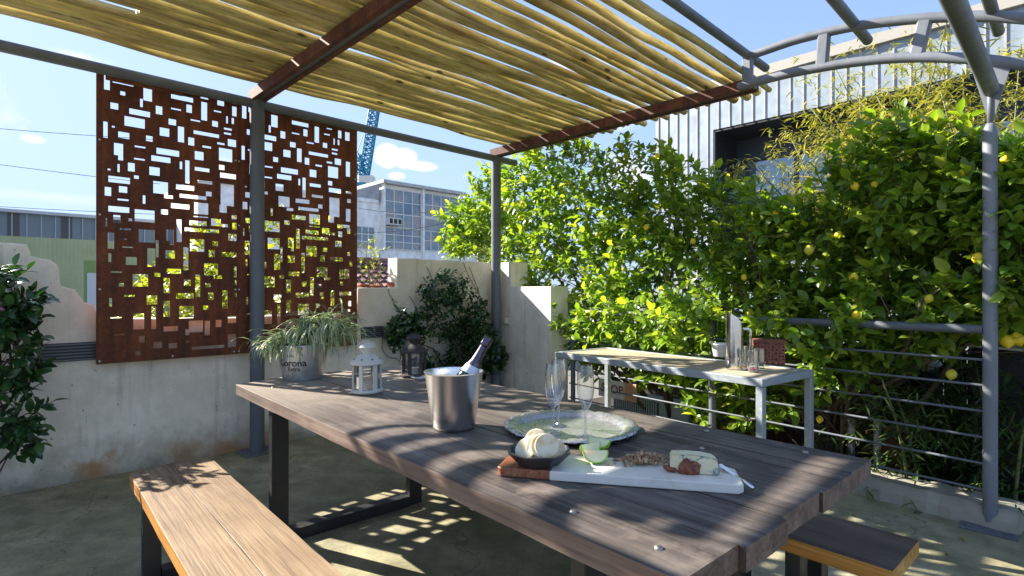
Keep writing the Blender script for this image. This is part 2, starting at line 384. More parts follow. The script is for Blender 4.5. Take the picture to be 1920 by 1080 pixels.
out = n.n('ShaderNodeOutputWorld'); bg = n.n('ShaderNodeBackground'); sky = n.n('ShaderNodeTexSky'); sky.sky_type = 'NISHITA'
sky.sun_disc = False; sky.sun_elevation = elev; sky.sun_rotation = azi; sky.altitude = 0; sky.air_density = 1.0; sky.dust_density = 1.0; sky.ozone_density = 2.2
tc = n.n('ShaderNodeTexCoord'); gv = tc.outputs['Generated']; xyz = n.sep(gv)
nz = n.noise(gv, 9, 7, .62); nz2 = n.noise(gv, 28, 5, .6)
nn = n.math('ADD', n.math('MULTIPLY', n.math('SUBTRACT', nz, .5), 2.4), n.math('MULTIPLY', n.math('SUBTRACT', nz2, .5), 1.0))
tot = None
def cloud(px, py, rx, ry, soft=.5, k=1.0, nk=1.0):
    global tot
    d = Vector(((px - 960) / F, 1, (HY - py) / F)); L = d.length; d.normalize()
    rt = Vector((d.y, -d.x, 0)).normalized(); up = rt.cross(d)
    def dot(v):
        x = n.n('ShaderNodeVectorMath'); x.operation = 'DOT_PRODUCT'; n.l(gv, x.inputs[0]); x.inputs[1].default_value = v; return x.outputs['Value']
    a = n.math('DIVIDE', dot(rt), rx / F / L); b = n.math('DIVIDE', dot(up), ry / F / L); f = n.math('GREATER_THAN', dot(d), 0.0)
    r = n.math('SQRT', n.math('ADD', n.math('MULTIPLY', a, a), n.math('MULTIPLY', b, b)))
    r = n.math('ADD', r, n.math('MULTIPLY', nn, nk))
    x = n.n('ShaderNodeMapRange'); x.interpolation_type = 'SMOOTHSTEP'; n.l(r, x.inputs[0]); x.inputs[1].default_value = 1.0; x.inputs[2].default_value = 1.0 - soft; x.inputs[3].default_value = 0; x.inputs[4].default_value = k
    o = n.math('MULTIPLY', x.outputs[0], f); tot = o if tot is None else n.math('MAXIMUM', tot, o)
cloud(726, 292, 27, 24, .4, .97, .42); cloud(760, 297, 28, 21, .4, .97, .42); cloud(793, 312, 38, 12, .5, .9, .4); cloud(745, 330, 20, 9, .6, .8, .4)
cloud(64, 261, 20, 9, .7, .75, .5); cloud(150, 112, 70, 22, .9, .8, .6); cloud(400, 70, 220, 26, .9, .8, .5)
cloud(430, 330, 60, 40, .7, .8, .5); cloud(120, 372, 200, 16, .9, .3, .5); cloud(1150, 215, 90, 40, .8, .85, .6); cloud(1340, 100, 22, 16, .9, .2, .5)
cloud(1080, 120, 120, 22, .8, .7, .6); cloud(-600, 100, 420, 160, .8, .6, .9); cloud(1180, 330, 70, 60, .8, .8, .6)
haze = n.ramp(xyz[2], [(.0, .4), (.12, .2), (.4, .03), (.7, 0.0)])
left = n.ramp(n.math('MULTIPLY', xyz[0], -1.0), [(.0, 0.0), (.75, .22)])
veil = n.math('MINIMUM', n.math('ADD', haze, left), .6)
sc_ = n.n('ShaderNodeVectorMath'); sc_.operation = 'MULTIPLY'; n.l(sky.outputs['Color'], sc_.inputs[0]); sc_.inputs[1].default_value = (1 / 1.5, 1 / 2.15, 1 / 3.7)
ad_ = n.n('ShaderNodeVectorMath'); ad_.operation = 'ADD'; n.l(sc_.outputs[0], ad_.inputs[0]); ad_.inputs[1].default_value = (1, 1, 1)
dv_ = n.n('ShaderNodeVectorMath'); dv_.operation = 'DIVIDE'; n.l(sky.outputs['Color'], dv_.inputs[0]); n.l(ad_.outputs[0], dv_.inputs[1])
c = n.mix(veil, dv_.outputs[0], (1.1, 1.35, 1.85)); c = n.mix(tot, c, (2.05, 2.03, 2.06))
n.l(c, bg.inputs['Color']); bg.inputs['Strength'].default_value = .15; n.l(bg.outputs[0], out.inputs['Surface'])
S.view_settings.view_transform = 'Standard'; S.view_settings.look = 'None'; S.view_settings.exposure = 2.0; S.view_settings.gamma = 1
S.cycles.max_bounces = 10; S.cycles.transparent_max_bounces = 8; S.cycles.caustics_refractive = False; S.cycles.caustics_reflective = False; S.cycles.use_denoising = True
S.cycles.sample_clamp_indirect = 6
# ------------------------------------------------------------------ ground and terrace
o = MB().bbox(-900, 900, -60, 1500, -3.2, -3.0).build('ground', mat('far_ground', (.16, .15, .12), .9)); tag(o, kind='structure')
K0 = W(2.72, -.15); E0 = R(3.35, .02)
fl = [W(-5, -.2), W(2.75, -.2), R(3.3, .28), R(-.35, .28), R(-.35, 1.1), R(-4, 1.1), Vector((5, -4, 0)), Vector((-6, -4, 0))]
b = MB(); b.prism([(p.x, p.y) for p in fl], -.25, 0); o = b.build('terrace_floor', MT['floor']); tag(o, kind='structure')
b = MB(); g = [R(5.5, .0), R(5.5, 5), R(-4.5, 5), R(-4.5, 1.1), R(-.35, 1.1), R(-.35, .29), R(3.3, .29)]
b.prism([(p.x, p.y) for p in g], -.9, -.45); mm = mat('dark_soil', (.035, .026, .018), .95); nn_ = N(mm); q = nn_.noise(nn_.coords(), 9, 6, .7)
nn_.col(nn_.ramp(q, [(.3, (.012, .01, .007)), (.7, (.07, .05, .032))])); nn_.bump(q, .8, .03); o = b.build('garden_bed', mm); tag(o, kind='structure')
# curb under the railing, chipped edges
b = MB(); N_ = 60
prev = None; vs = []; fs = []
for i in range(N_ + 1):
    u = -.12 + (3.35 + .12) * i / N_; j = random.uniform(-.012, .012); h = .115 + random.uniform(-.008, .006)
    ring = [R(u, -.03 + j, 0), R(u, -.02 + j * .8, h * .55), R(u, .015 + random.uniform(0, .014), h), R(u, .23, h + .004), R(u, .25, -.2), R(u, .0, -.2)]
    vs += ring
for i in range(N_):
    for k in range(6): fs.append((i * 6 + k, i * 6 + (k + 1) % 6, (i + 1) * 6 + (k + 1) % 6, (i + 1) * 6 + k))
fs += [tuple(range(6)), tuple(N_ * 6 + k for k in range(6))]; b.add(vs, fs)
o = b.build('curb', MT['curb']); tag(o, kind='structure')
# ------------------------------------------------------------------ back wall with broken stepped top
prof = [(-5, 1.5), (-3.0, 1.46), (-2.3, 1.44), (-1.75, 1.46)]
for px, py in [(0, 455), (30, 455), (51, 458), (56, 470), (58, 481), (76, 484), (94, 487), (105, 495), (111, 506), (112, 524), (114.5, 537), (128, 540), (141, 543), (150, 556), (158, 565), (175, 570), (181, 584), (188, 600)]:
    prof.append(on_wall(px, py, -.15))
prof += [(-.9, 1.10), (-.5, 1.085), (-.1, 1.08), (.4, 1.09), (.9, 1.08), (al_of(673, -.15) - .02, 1.09), (al_of(673, -.15) - .01, 1.325), (al_of(744, -.15), 1.33), (al_of(744, -.15) + .004, 1.63), (2.95, 1.63)]
fine = []
for (a, z), (a2, z2) in zip(prof, prof[1:]):
    k = max(1, int((a2 - a) / .06)); 
    for i in range(k):
        t = i / k; fine.append((a + (a2 - a) * t, z + (z2 - z) * t + (random.uniform(-.006, .006) if a2 < -.8 else random.uniform(-.002, .002))))
fine.append(prof[-1])
b = MB(); P0, P1 = -.15, -.33; vs = []
for a, z in fine: vs += [W(a, P0, -.1), W(a, P0, z - .008), W(a, P0 - .012, z), W(a, P1 + .01, z + .002), W(a, P1, -3)]
fs = [(i * 5 + k, i * 5 + (k + 1) % 5, i * 5 + 5 + (k + 1) % 5, i * 5 + 5 + k) for i in range(len(fine) - 1) for k in range(5)]
fs += [tuple(range(5)), tuple((len(fine) - 1) * 5 + k for k in range(5))]; b.add(vs, fs)
o = b.build('garden_wall', MT['wall']); tag(o, 'long pale rendered wall with a broken stepped top, rust stained along its foot', 'wall')
# loose broken bricks on the wall ledge
for i, (px, lab) in enumerate(((682, 'thin red brick scrap on the low wall ledge beside the rusty screen'), (706, 'flat broken red tile piece lying mid ledge on the wall'), (734, 'rounded orange brick lump against the step of the wall'))):
    a = al_of(px, -.2); b = MB().blob(W(a, -.22, 1.335 + (.016, .012, .028)[i]), .05, ((1.3, .8, .32), (1.6, .9, .25), (.8, .7, .55))[i], 8, .18)
    tag(b.build('broken_brick', mat('brick_scrap', (.42, .13, .05), .85)), lab, 'brick', 'broken bricks on the wall ledge')
# return wall, two steps down
a0 = 2.74; dirw = Vector((.604, -.797, 0)); nr = Vector((.797, .604, 0)); base = W(a0, -.15)
def RW(s_, d, z): return base + dirw * s_ + nr * d + Vector((0, 0, z))
b = MB()
for s0, s1, z in ((0, .30, 1.625), (.30, .98, 1.345)):
    poly = [(s0, 0), (s1, 0), (s1, .24), (s0, .24)]; b.prism(poly, -.6, z, RW)
o = b.build('side_wall', MT['wall']); tag(o, 'short stepped rendered wall running from the corner post to the railing', 'wall')
b = MB().cbox(RW(.235, -.03, .96), (.07, .05, .075), .012, math.atan2(dirw.y, dirw.x)); b.cbox(RW(.235, -.006, .96), (.10, .012, .1), .003, math.atan2(dirw.y, dirw.x))
tag(b.build('socket_box', MT['white']), 'small cream weatherproof socket box on the side wall right of the corner post', 'socket')
# louvre vents
gv_ = mat('slate_vent', (.05, .06, .07), .6)
def vent(x0, x1, zc, h, lab):
    al0, al1 = al_of(x0, -.15), al_of(x1, -.15); c = W((al0 + al1) / 2, -.145, zc); t = thing('wall_vent', lab, 'vent', c, math.atan2(D1.y, D1.x), 'louvre vents in the wall')
    L = abs(al1 - al0); MB().box((0, 0, 0), (L, .01, h)).build('backing', gv_, t, world=False)
    b = MB()
    for i in range(6): b.box((0, -.012, -h / 2 + (i + .5) * h / 6), (L - .01, .02, h / 13))
    b.build('louvres', mat('vent_slat', (.13, .15, .17), .5), t, world=False)
vent(70, 186, .885, .125, 'long grey louvre vent in the wall left of the rusty screen')
vent(676, 718, .90, .11, 'short grey louvre vent in the wall right of the rusty screen')
b = MB(); 
# ------------------------------------------------------------------ corten screens
holes5 = [(55,92,152,115),(112,252,146,55),(165,198,236,26),(320,377,240,95),(298,315,298,55),(95,150,320,42),(225,363,365,38),(405,448,348,58),(508,655,267,32),(505,572,342,12),(610,648,339,55),(710,750,355,122),(707,755,268,12),(722,772,252,8),(820,862,300,38),(797,843,357,12),(920,948,357,65),(190,330,432,65),(490,538,428,38),(638,702,418,12),(783,822,440,35),(878,891,414,48),(916,930,420,42),(50,78,480,112),(107,126,459,12),(148,223,516,42),(428,495,497,56),(553,595,512,105),(658,830,511,25),(865,914,476,13),(865,910,507,13),(337,383,541,36),(622,664,560,52),(820,868,574,12),(888,945,570,50),(120,182,612,80),(150,182,660,50),(262,333,595,12),(407,560,632,42),(716,778,597,13),(828,918,650,85),(665,727,655,56),(258,330,679,12),(373,503,679,34),(78,97,747,12),(143,160,740,55),(213,260,732,56),(258,290,799,22),(360,428,760,56),(565,581,720,52),(600,632,765,155),(668,764,749,27),(830,866,734,32),(836,946,792,32),(84,227,818,40),(60,100,895,57),(156,210,884,40),(143,218,954,12),(316,334,951,55),(385,487,870,82),(460,517,932,22),(540,662,870,32),(688,782,835,22),(740,779,914,32),(565,744,933,25),(840,930,920,148),(833,883,1013,50),(82,223,1018,36),(508,632,997,32),(661,756,1012,80)]
holes6 = [(260,397,55,82),(440,484,28,34),(118,162,75,55),(218,244,82,22),(62,75,98,55),(660,756,61,8),(778,840,98,50),(838,890,118,20),(915,957,62,28),(918,956,122,46),(160,232,142,10),(80,122,220,112),(290,397,190,85),(473,524,185,78),(500,524,235,30),(543,576,154,155),(630,747,102,32),(598,828,151,25),(893,949,198,50),(635,730,252,84),(783,821,242,32),(184,205,210,10),(177,245,264,10),(405,423,275,115),(345,400,333,125),(467,532,312,55),(588,621,342,155),(761,798,308,50),(848,960,316,32),(82,100,335,58),(202,273,358,56),(102,175,432,10),(476,575,428,32),(731,823,415,80),(795,848,467,20),(928,962,430,76),(395,435,451,26),(245,352,488,86),(457,499,523,102),(592,637,504,38),(671,703,526,150),(738,774,523,28),(938,963,503,30),(155,187,518,24),(190,260,594,10),(90,107,638,58),(344,413,621,58),(540,660,593,36),(755,792,595,50),(851,887,617,118),(933,963,588,28),(457,497,680,104),(562,657,702,84),(721,757,672,28),(250,325,765,105),(372,403,742,155),(98,172,740,10),(890,944,752,48),(454,551,815,30),(626,720,798,78),(600,630,840,40),(734,768,810,98),(807,843,778,48),(122,190,854,8),(290,328,886,46),(384,448,925,46),(488,550,930,36),(605,636,902,14),(648,867,940,18),(888,948,895,90),(265,300,978,28)]
PS = -.055; rects = []
for hs, oy in ((holes5, 110), (holes6, 390)):
    for x0, x1, cy, h in hs:
        a0_, z0 = on_wall(180 + x0 / 3.6, oy + (cy - h / 2) / 3.6, PS); a1_, _ = on_wall(180 + x1 / 3.6, oy, PS)
        ac, zt = on_wall(180 + (x0 + x1) / 7.2, oy + (cy - h / 2) / 3.6, PS); _, zb = on_wall(180 + (x0 + x1) / 7.2, oy + (cy + h / 2) / 3.6, PS)
        rects.append((a0_, a1_, zb, zt))
aL = al_of(180, PS); PITCH = al_of(515, PS) - al_of(277, PS); aR = al_of(670, PS); zT, zB = on_wall(190, 122, PS)[1], on_wall(187, 683, PS)[1]
ex = []
for x0, x1, cy, h in ((890,905,262,50),(892,906,386,52),(893,911,468,8),(896,909,497,14),(893,908,547,44),(862,905,585,12),(897,908,603,18),(897,907,683,14),(905,915,715,22),(885,903,752,34),(870,910,820,12),(900,910,855,18),(898,908,880,10)):
    X = lambda q: 170 + q / 1.863; Yq = lambda q: 110 + q / 1.863
    a0_ = al_of(X(x0), PS); a1_ = al_of(X(x1), PS); _, zt = on_wall(X((x0 + x1) / 2), Yq(cy - h / 2), PS); _, zb = on_wall(X((x0 + x1) / 2), Yq(cy + h / 2), PS)
    ex.append((a0_, a1_, zb, zt))
def screen(aS, aE, hs, lab):
    c = W(aS, PS - (.006 if aS > -.5 else 0), 0); t = thing('laser_cut_screen', lab, 'screen', c, math.atan2(D1.y, D1.x), 'rusted laser cut privacy screens')
    st = .004; nx = int((aE - aS) / st); nz = int((zT - zB) / st); g = np.ones((nz, nx), bool)
    for a, a2, z, z2 in hs:
        i0, i1 = int(round((a - aS) / st)), int(round((a2 - aS) / st)); j0, j1 = int(round((z - zB) / st)), int(round((z2 - zB) / st))
        if i1 <= 1 or i0 >= nx - 1: continue
        g[max(j0, 2):max(j1, j0 + 1), max(i0, 2):min(i1, nx - 2)] = False
    b = MB(); j = 0
    while j < nz:
        k = j
        while k + 1 < nz and (g[k + 1] == g[j]).all(): k += 1
        i = 0
        while i < nx:
            if g[j, i]:
                e = i
                while e + 1 < nx and g[j, e + 1]: e += 1
                b.bbox(i * st, (e + 1) * st, -.0025, .0025, zB + j * st, zB + (k + 1) * st); i = e + 1
            else: i += 1
        j = k + 1
    b.build('plate', MT['rust'], t, world=False)
    L = aE - aS; b = MB()
    for zf in (.01, .25, .5, .75, .985):
        for x in ((.02, L - .02) if zf not in (.01, .985) else (.02, L / 2, L - .03)): b.lathe([(0, .004), (.006, .003), (.008, 0)], (x, -.003, zB + (zT - zB) * zf), 8, Matrix.Rotation(math.radians(90), 3, 'X'))
    b.build('bolt', mat('bolt_zinc', (.5, .5, .48), .4, .6), t, world=False)
screen(aL, aL + PITCH + .012, rects, 'rust brown cut-out metal screen left of the grey post')
screen(aL + PITCH, aR, [(a + PITCH, a2 + PITCH, z, z2) for a, a2, z, z2 in rects] + ex, 'rust brown cut-out metal screen between the grey post and the white building')
# ------------------------------------------------------------------ pergola
PG = thing('pergola', 'grey steel pergola roofed with yellow-brown poles, ending in a curved truss', 'pergola', W(0, 0, 0), math.atan2(DN.y, DN.x))
def post(p, r, z0, z1, m, plate=True, lab=None):
    b = MB().tube([p + Vector((0, 0, z0)), p + Vector((0, 0, z1))], r, 24)
    o = b.build('post', m, PG, True, auto=40)
    if plate:
        b = MB().cbox(p + Vector((0, 0, .006)), (.24, .24, .012), .002, -.8)
        for i in (-1, 1):
            for j in (-1, 1): b.lathe([(.011, .012), (.011, .022), (0, .024)], p + D1 * .09 * i + DN * .09 * j, 6)
        b.build('base_plate', MT['grey'], o)
    return o
BT = 2.83
post(W(0, 0), .055, 0, BT, MT['grey']); post(W(2.61, 0), .055, 0, BT, MT['grey'])
MB().tube([W(-4, 0, 2.80), W(2.92, 0, 2.80)], .037, 16).build('back_rail', MT['grey'], PG, True, auto=40)
# rusty flats holding the screens
for a, a2 in ((aL + .05, -.52), (.28, aR - .03)): MB().box(W((a + a2) / 2, -.045, 2.785), (abs(a2 - a), .012, .075), rz=math.atan2(D1.y, D1.x)).build('screen_rail', m_rust('rail_rust', (.09, .03, .015), (.22, .075, .03), (.32, .12, .05)) if a < 0 else bpy.data.materials['rail_rust'], PG)
def beam(al, pe, first=False):
    b = MB().box(W(al, pe / 2 - .02, 2.872), (pe + .05, .055, .085), rz=math.atan2(DN.y, DN.x)); o = b.build('beam', MT['grey'], PG)
    b = MB()
    for sgn in (-1, 1):
        b.box(W(al + sgn * .052, pe / 2 - .02, 2.862), (pe + .05, .008, .08), rz=math.atan2(DN.y, DN.x))
        b.box(W(al + sgn * .038, pe / 2 - .02, 2.823), (pe + .05, .034, .006), rz=math.atan2(DN.y, DN.x))
    b.build('angle_iron', MT['rustb'], o)
beam(0, 4.4); beam(2.61, 3.0 - .1)
# roof poles
zP = 2.955
def pole(aS, aE, p, r, z, wv=.014):
    n_ = 22; ph = [random.uniform(0, 6.28) for _ in range(4)]; pts = []; rr = []
    k1, k2 = random.uniform(1.5, 3.2), random.uniform(4, 7.5); fl_ = random.random() < .5; sl = random.uniform(-.012, .012)
    for i in range(n_ + 1):
        t = i / n_; L = aE - aS
        dp = wv * math.sin(k1 * 1.3 * t * L + ph[0]) + wv * .35 * math.sin(k2 * t * L + ph[1]) + sl * (t - .5); dz = .006 * math.sin(k1 * t * L + ph[2]) + .003 * math.sin(k2 * t * L + ph[3])
        pts.append(W(aS + L * t, p + dp, z + dz)); q = t if fl_ else 1 - t
        rr.append(r * (1.1 - .28 * q) * (1 + .05 * math.sin(k2 * 1.7 * t * L + ph[1])))
    MB().tube(pts, rr, 10).build('roof_pole', MT['pole'], PG, True, auto=50)
def row(aS, aE, p0, p1, end_j, maxn, gapf):
    p = p0; k = 0
    while p < p1 and k < maxn:
        r = random.choice([random.uniform(.022, .028), random.uniform(.026, .036)]); p += r
        pole(aS + random.uniform(-.06, .06), aE + random.uniform(*end_j), p, r, zP - .03 + r + random.uniform(0, .014), random.uniform(.006, .018))
        p += r + gapf(p); k += 1
def row1():
    p = .12; k = 0
    while p < 3.0:
        r = random.choice([random.uniform(.023, .029), random.uniform(.027, .036)]); p += r
        s0 = -1.80 + random.uniform(-.06, .06)
        if .655 < p < .76: s0 = -.92 + random.uniform(-.04, .04)  # some poles cut short so bands of sun reach the table
        if .26 < p < .36: s0 = -1.56
        pole(s0, .02 + random.uniform(-.005, .03), p, r, zP - .03 + r + random.uniform(0, .014), random.uniform(.006, .015))
        p += r + random.choice([.0, .003, .006, .009, .014]); k += 1
        if .93 < p < .99: p += .026
row1()
row(.05, 3.06, .10, 2.86, (-.06, .06), 50, lambda p: random.choice([0, .003, .006, .010, .014, .026]) + (0 if p < .7 else random.choice([0, .004, .016]) if p < 1.6 else random.uniform(.0, .03) if p < 2.1 else random.uniform(.022, .05)))
# curved truss from the end of the second beam down to the front post
def arc(pxs, dz=0): 
    out_ = []
    for px, py in pxs:
        r = (px - 960) / F; Bq = W(2.61, 0); t = (r * Bq.y - Bq.x) / (DR.x - r * DR.y); q = Bq + DR * t; out_.append(Vector((q.x, q.y, H + (HY - py) / F * q.y + dz)))
    return out_
Bq = W(2.61, 0); DR = (C0 - Bq).normalized()
def smooth(pts, k=6):
    out_ = []
    for i in range(len(pts) - 1):
        p0, p1, p2, p3 = pts[max(i - 1, 0)], pts[i], pts[i + 1], pts[min(i + 2, len(pts) - 1)]
        for j in range(k):
            t = j / k; out_.append(.5 * ((2 * p1) + (p2 - p0) * t + (2 * p0 - 5 * p1 + 4 * p2 - p3) * t * t + (3 * p1 - p0 - 3 * p2 + p3) * t ** 3))
    return out_ + [pts[-1]]
lo = smooth(arc([(1385, 163), (1440, 148), (1500, 134), (1600, 117), (1700, 108), (1800, 109), (1900, 119), (2010, 142), (2130, 180)]))
up_ = smooth(arc([(1396, 108), (1440, 93), (1500, 73), (1600, 50), (1700, 37), (1800, 31), (1900, 33), (2010, 47), (2130, 80)]))
MB().tube(lo, .030, 16).build('truss_chord', MT['grey2'], PG, True, auto=50); MB().tube(up_, .030, 16).build('truss_chord', MT['grey2'], PG, True, auto=50)
for pa, pb in (((1402, 108), (1402, 158)), ((1546, 62), (1541, 126)), ((1736, 34), (1718, 108)), ((1985, 45), (1940, 124))):
    q = arc([pa, pb]); d = (q[1] - q[0]); sd = DR.copy(); sd = (sd - d.normalized() * sd.dot(d.normalized())).normalized()
    MB().cbox((q[0] + q[1]) / 2, (d.length, .075, .05), .012, ax=(d.normalized(), sd, d.normalized().cross(sd))).build('truss_web', MT['grey2'], PG)
# purlins over the truss
def purlin(pa, pb, r, zb, back=2.2):
    "ends at pixel pb; runs back parallel to the poles towards the viewer"
    Y = (zb - H) * F / (HY - pb[1]); e = PY(pb[0], pb[1], Y)
    MB().tube([e, e - D1 * back], r, 14).build('purlin', MT['grey'], PG, True, auto=50)
purlin(None, (1436, 128), .030, 3.02); purlin(None, (1627, 76), .032, 3.0); purlin(None, (1858, 168), .039, 2.40, 2.6); purlin(None, (1872, 60), .030, 2.83)
# front post, pin and gusset plates
post(C0, .033, 0, 2.16, MT['grey2']); MB().lathe([(.033, 2.16), (.029, 2.19), (.018, 2.215), (0, 2.22)], C0, 20).build('post_cap', MT['grey2'], PG, True)
MB().tube([C0 + Vector((0, 0, 2.2)), C0 + Vector((0, 0, 2.46))], .014, 12).build('pin', MT['grey2'], PG, True)
g3 = arc([(1818, 118), (1896, 122), (1858, 240)]); nv = DR.cross(Vector((0, 0, 1))).normalized()
b = MB(); vs = [p + nv * .006 * s_ for s_ in (1, -1) for p in g3]; b.add(vs, [(0, 1, 2), (5, 4, 3), (0, 3, 4, 1), (1, 4, 5, 2), (2, 5, 3, 0)]); b.build('gusset_plate', MT['grey2'], PG)
# unseen curved tubes added past the roof's left end, shaped to throw the table's arcs
for pa_, rr_ in ((2.66, .020), (2.86, .034), (3.08, .034), (3.30, .034), (3.66, .03)):
    q = []
    for i in range(13):
        t = -1.25 + 2.5 * i / 12; al_ = -.46 + .20 * math.sin(t) - .05 + .03 * t; p_ = pa_ + .26 * (1 - math.cos(t)) + .02
        k = (2.93 - .76) / SC; q.append(W(al_ - SA * k, p_ - k, 2.93))
    MB().tube(q, rr_, 12).build('arc_shadow_tube', MT['grey'], PG, True)
MB().tube([W(-1.93, -.9, 2.88), W(-1.93, 1.0, 2.88)], .02, 10).build('tube_rail', MT['grey'], PG, True)
# ------------------------------------------------------------------ railing with wires
RL = thing('railing', 'grey steel railing of horizontal rods along the terrace edge behind the side table', 'railing', C0, math.atan2(-RU.y, -RU.x))
MB().tube([R(.03, 0, 1.085), R(3.35, 0, 1.085)], .026, 14).build('top_rail', MT['grey'], RL, True, auto=50)
for z in (.918, .777, .634, .490, .345, .2):
    MB().tube([R(.0, .0, z), R(3.35, .0, z)], .0075, 8).build('rod', MT['grey'], RL, True, auto=60)
for px in (1337,):
    u = on_rail(px, 700, .04)[0]; MB().tube([R(u, .035, .1), R(u, .035, 1.07)], .03, 14).build('rail_post', MT['grey'], RL, True, auto=50)
MB().tube([R(3.3, .0, .0), R(3.3, .0, 1.07)], .024, 12).build('rail_post', MT['grey'], RL, True, auto=50)

# ------------------------------------------------------------------ dining table
TZ = .76; TR = math.atan2(-.747, .665); T0 = Vector((-1.67, 3.25, 0)); TL = 2.99; TW = 1.11
TD = Vector((.665, -.747, 0)).normalized(); TC = Vector((.747, .665, 0)).normalized()
def plank(x0, x1, y0, y1, z0, z1, j=.0015, e0=0.0, e1=0.0, rnd=.0014, nseg=26):
    "board with softly uneven edges, local coordinates"
    vs = []; fs = []
    for i in range(nseg + 1):
        t = i / nseg; x = x0 + (x1 - x0) * t; ja, jb = random.uniform(-j, j), random.uniform(-j, j)
        xa, xb = x, x
        if i == 0: xa, xb = x + e0, x
        if i == nseg: xa, xb = x + e1, x
        c = rnd
        vs += [(xa, y0 + ja, z0), (xa, y0 + ja, z1 - c), (xa, y0 + c * .35 + ja, z1 - c * .3), (xa, y0 + c + ja, z1), (xb, y1 - c + jb, z1), (xb, y1 - c * .35 + jb, z1 - c * .3), (xb, y1 + jb, z1 - c), (xb, y1 + jb, z0)]
    for i in range(nseg):
        for k in range(8): fs.append((i * 8 + k, i * 8 + (k + 1) % 8, i * 8 + 8 + (k + 1) % 8, i * 8 + 8 + k))
    fs += [tuple(range(8)), tuple(nseg * 8 + k for k in range(8))]; return vs, fs
TB = thing('dining_table', 'long dark weathered hardwood table on black steel legs, laid with food and glasses', 'table', T0, TR)
ys = [(-.0, .222), (.225, .438), (.4415, .680), (.683, .917), (.920, TW)]
for i, (y0, y1) in enumerate(ys):
    b = MB(); b.add(*plank((.05, .02, .0, .01, .025)[i], TL + (-.005, .012, -.004, .004, .0)[i], y0, y1, TZ - .055, TZ - (.0, .0015, .0005, .001, 0)[i], .0018, e0=(.07, .0, 0, 0, 0)[i]))
    o = b.build('board', MT['table'], TB, world=False)
    me = o.data; me.materials.append(MT['tside']); me.materials.append(MT['bark_gap'])
    for p in me.polygons:
        if abs(p.normal.z) < .3: p.material_index = 1
        if abs(p.normal.y) > .5 and .01 < p.center.y < TW - .01: p.material_index = 2  # inner board sides coloured dark to stand for shade in the gaps
# steel frames
def uframe(parent, x, y0, y1, ztop, w=.085, th=.05, name='leg_frame', mt=None):
    mt = mt or MT['black']
    for y in (y0 + w / 2, y1 - w / 2): MB().cbox((x, y, ztop / 2), (th, w, ztop), .003).build('leg', mt, parent, world=False)
    MB().cbox((x, (y0 + y1) / 2, .03), (th * 1.6, y1 - y0 - 2 * w - .002, .06), .003).build('floor_rail', mt, parent, world=False)
    MB().cbox((x, (y0 + y1) / 2, ztop - .025), (th, y1 - y0 - 2 * w - .002, .05), .003).build('cross_bar', mt, parent, world=False)
uframe(TB, .62, .03, .92, TZ - .056); uframe(TB, TL - .35, .10, .98, TZ - .056)
for px, py in ((512, 727), (1075, 960), (1235, 1028), (1325, 808), (1316, 841), (1510, 848)):
    p = G(px, py, TZ); q = MB().lathe([(.0095, 0), (.009, .003), (.006, .005), (0, .006)], p, 16); q.build('bolt_head', m_metal('dull_bolt', (.4, .37, .32), .45) if px == 512 else bpy.data.materials['dull_bolt'], TB, True)
for m_ in ('weathered_dark_hardwood',): MT['table'].node_tree.nodes['Principled BSDF'].inputs['Specular IOR Level'].default_value = .2
# crack line in the first board is not modelled
# ------------------------------------------------------------------ benches
def bench(name_lab, loc, L, wd, mtop, mside, e0, ya):
    t = thing('bench', name_lab, 'bench', loc, TR, 'benches beside the dining table')
    for i, (y0, y1) in enumerate(ya):
        b = MB(); b.add(*plank((.0, e0)[i % 2] if e0 else 0, L, y0, y1, .40, .45 - .001 * i, .0012, e0=(.06 if i == 0 and e0 else 0)))
        o = b.build('seat_board', mtop, t, world=False); o.data.materials.append(mside); o.data.materials.append(MT['bark_gap'])
        for p in o.data.polygons:
            if abs(p.normal.z) < .3: p.material_index = 1
            if abs(p.normal.y) > .5 and .02 < p.center.y < wd - .02: p.material_index = 2  # dark colour on the inner sides paints in the seam's shade
    uframe(t, .26, .02, wd - .02, .398, .07, .05); uframe(t, L - .3, .02, wd - .02, .398, .07, .05)
    return t
bl = G(240, 883, .45); bl.z = 0
bench('honey coloured two-board wooden bench in the sun left of the table', bl, 2.9, .345, MT['bench'], MT['bside'], .02, [(0, .1665), (.168, .345)])
br = Vector((1.154, 1.664, 0)) - TD * 2.6
bench('dark topped bench with an orange edge pushed under the far right side of the table', br, 2.6, .31, MT['bdark'], MT['bside'], 0, [(0, .31)])
# ------------------------------------------------------------------ side table
SZ = .82; f1, f2, f3 = G(1430, 712, SZ), G(1040, 660, SZ), G(1520, 683, SZ)
SX = (f1 - f2).normalized(); SL = (f1 - f2).length; SYv = Vector((-SX.y, SX.x, 0)); SW = .60
ST = thing('side_table', 'pale galvanised metal side table with a worn board top in front of the lemon trees', 'side table', (f2.x, f2.y, 0), math.atan2(SX.y, SX.x))
s_ = .042
for y in (s_ / 2, SW - s_ / 2): MB().cbox((SL / 2, y, SZ - s_ / 2), (SL, s_, s_), .003).build('top_frame', MT['galv'], ST, world=False)
for x in (s_ / 2, SL - s_ / 2): MB().cbox((x, SW / 2, SZ - s_ / 2), (s_, SW - 2 * s_ - .002, s_), .003).build('top_frame', MT['galv'], ST, world=False)
for x in (s_ / 2, SL - s_ / 2):
    for y in (s_ / 2, SW - s_ / 2): MB().cbox((x, y, (SZ - s_) / 2 - .001), (s_ * .95, s_ * .95, SZ - s_ - .002), .003).build('leg', MT['galv'], ST, world=False)
b = MB(); nb = 6
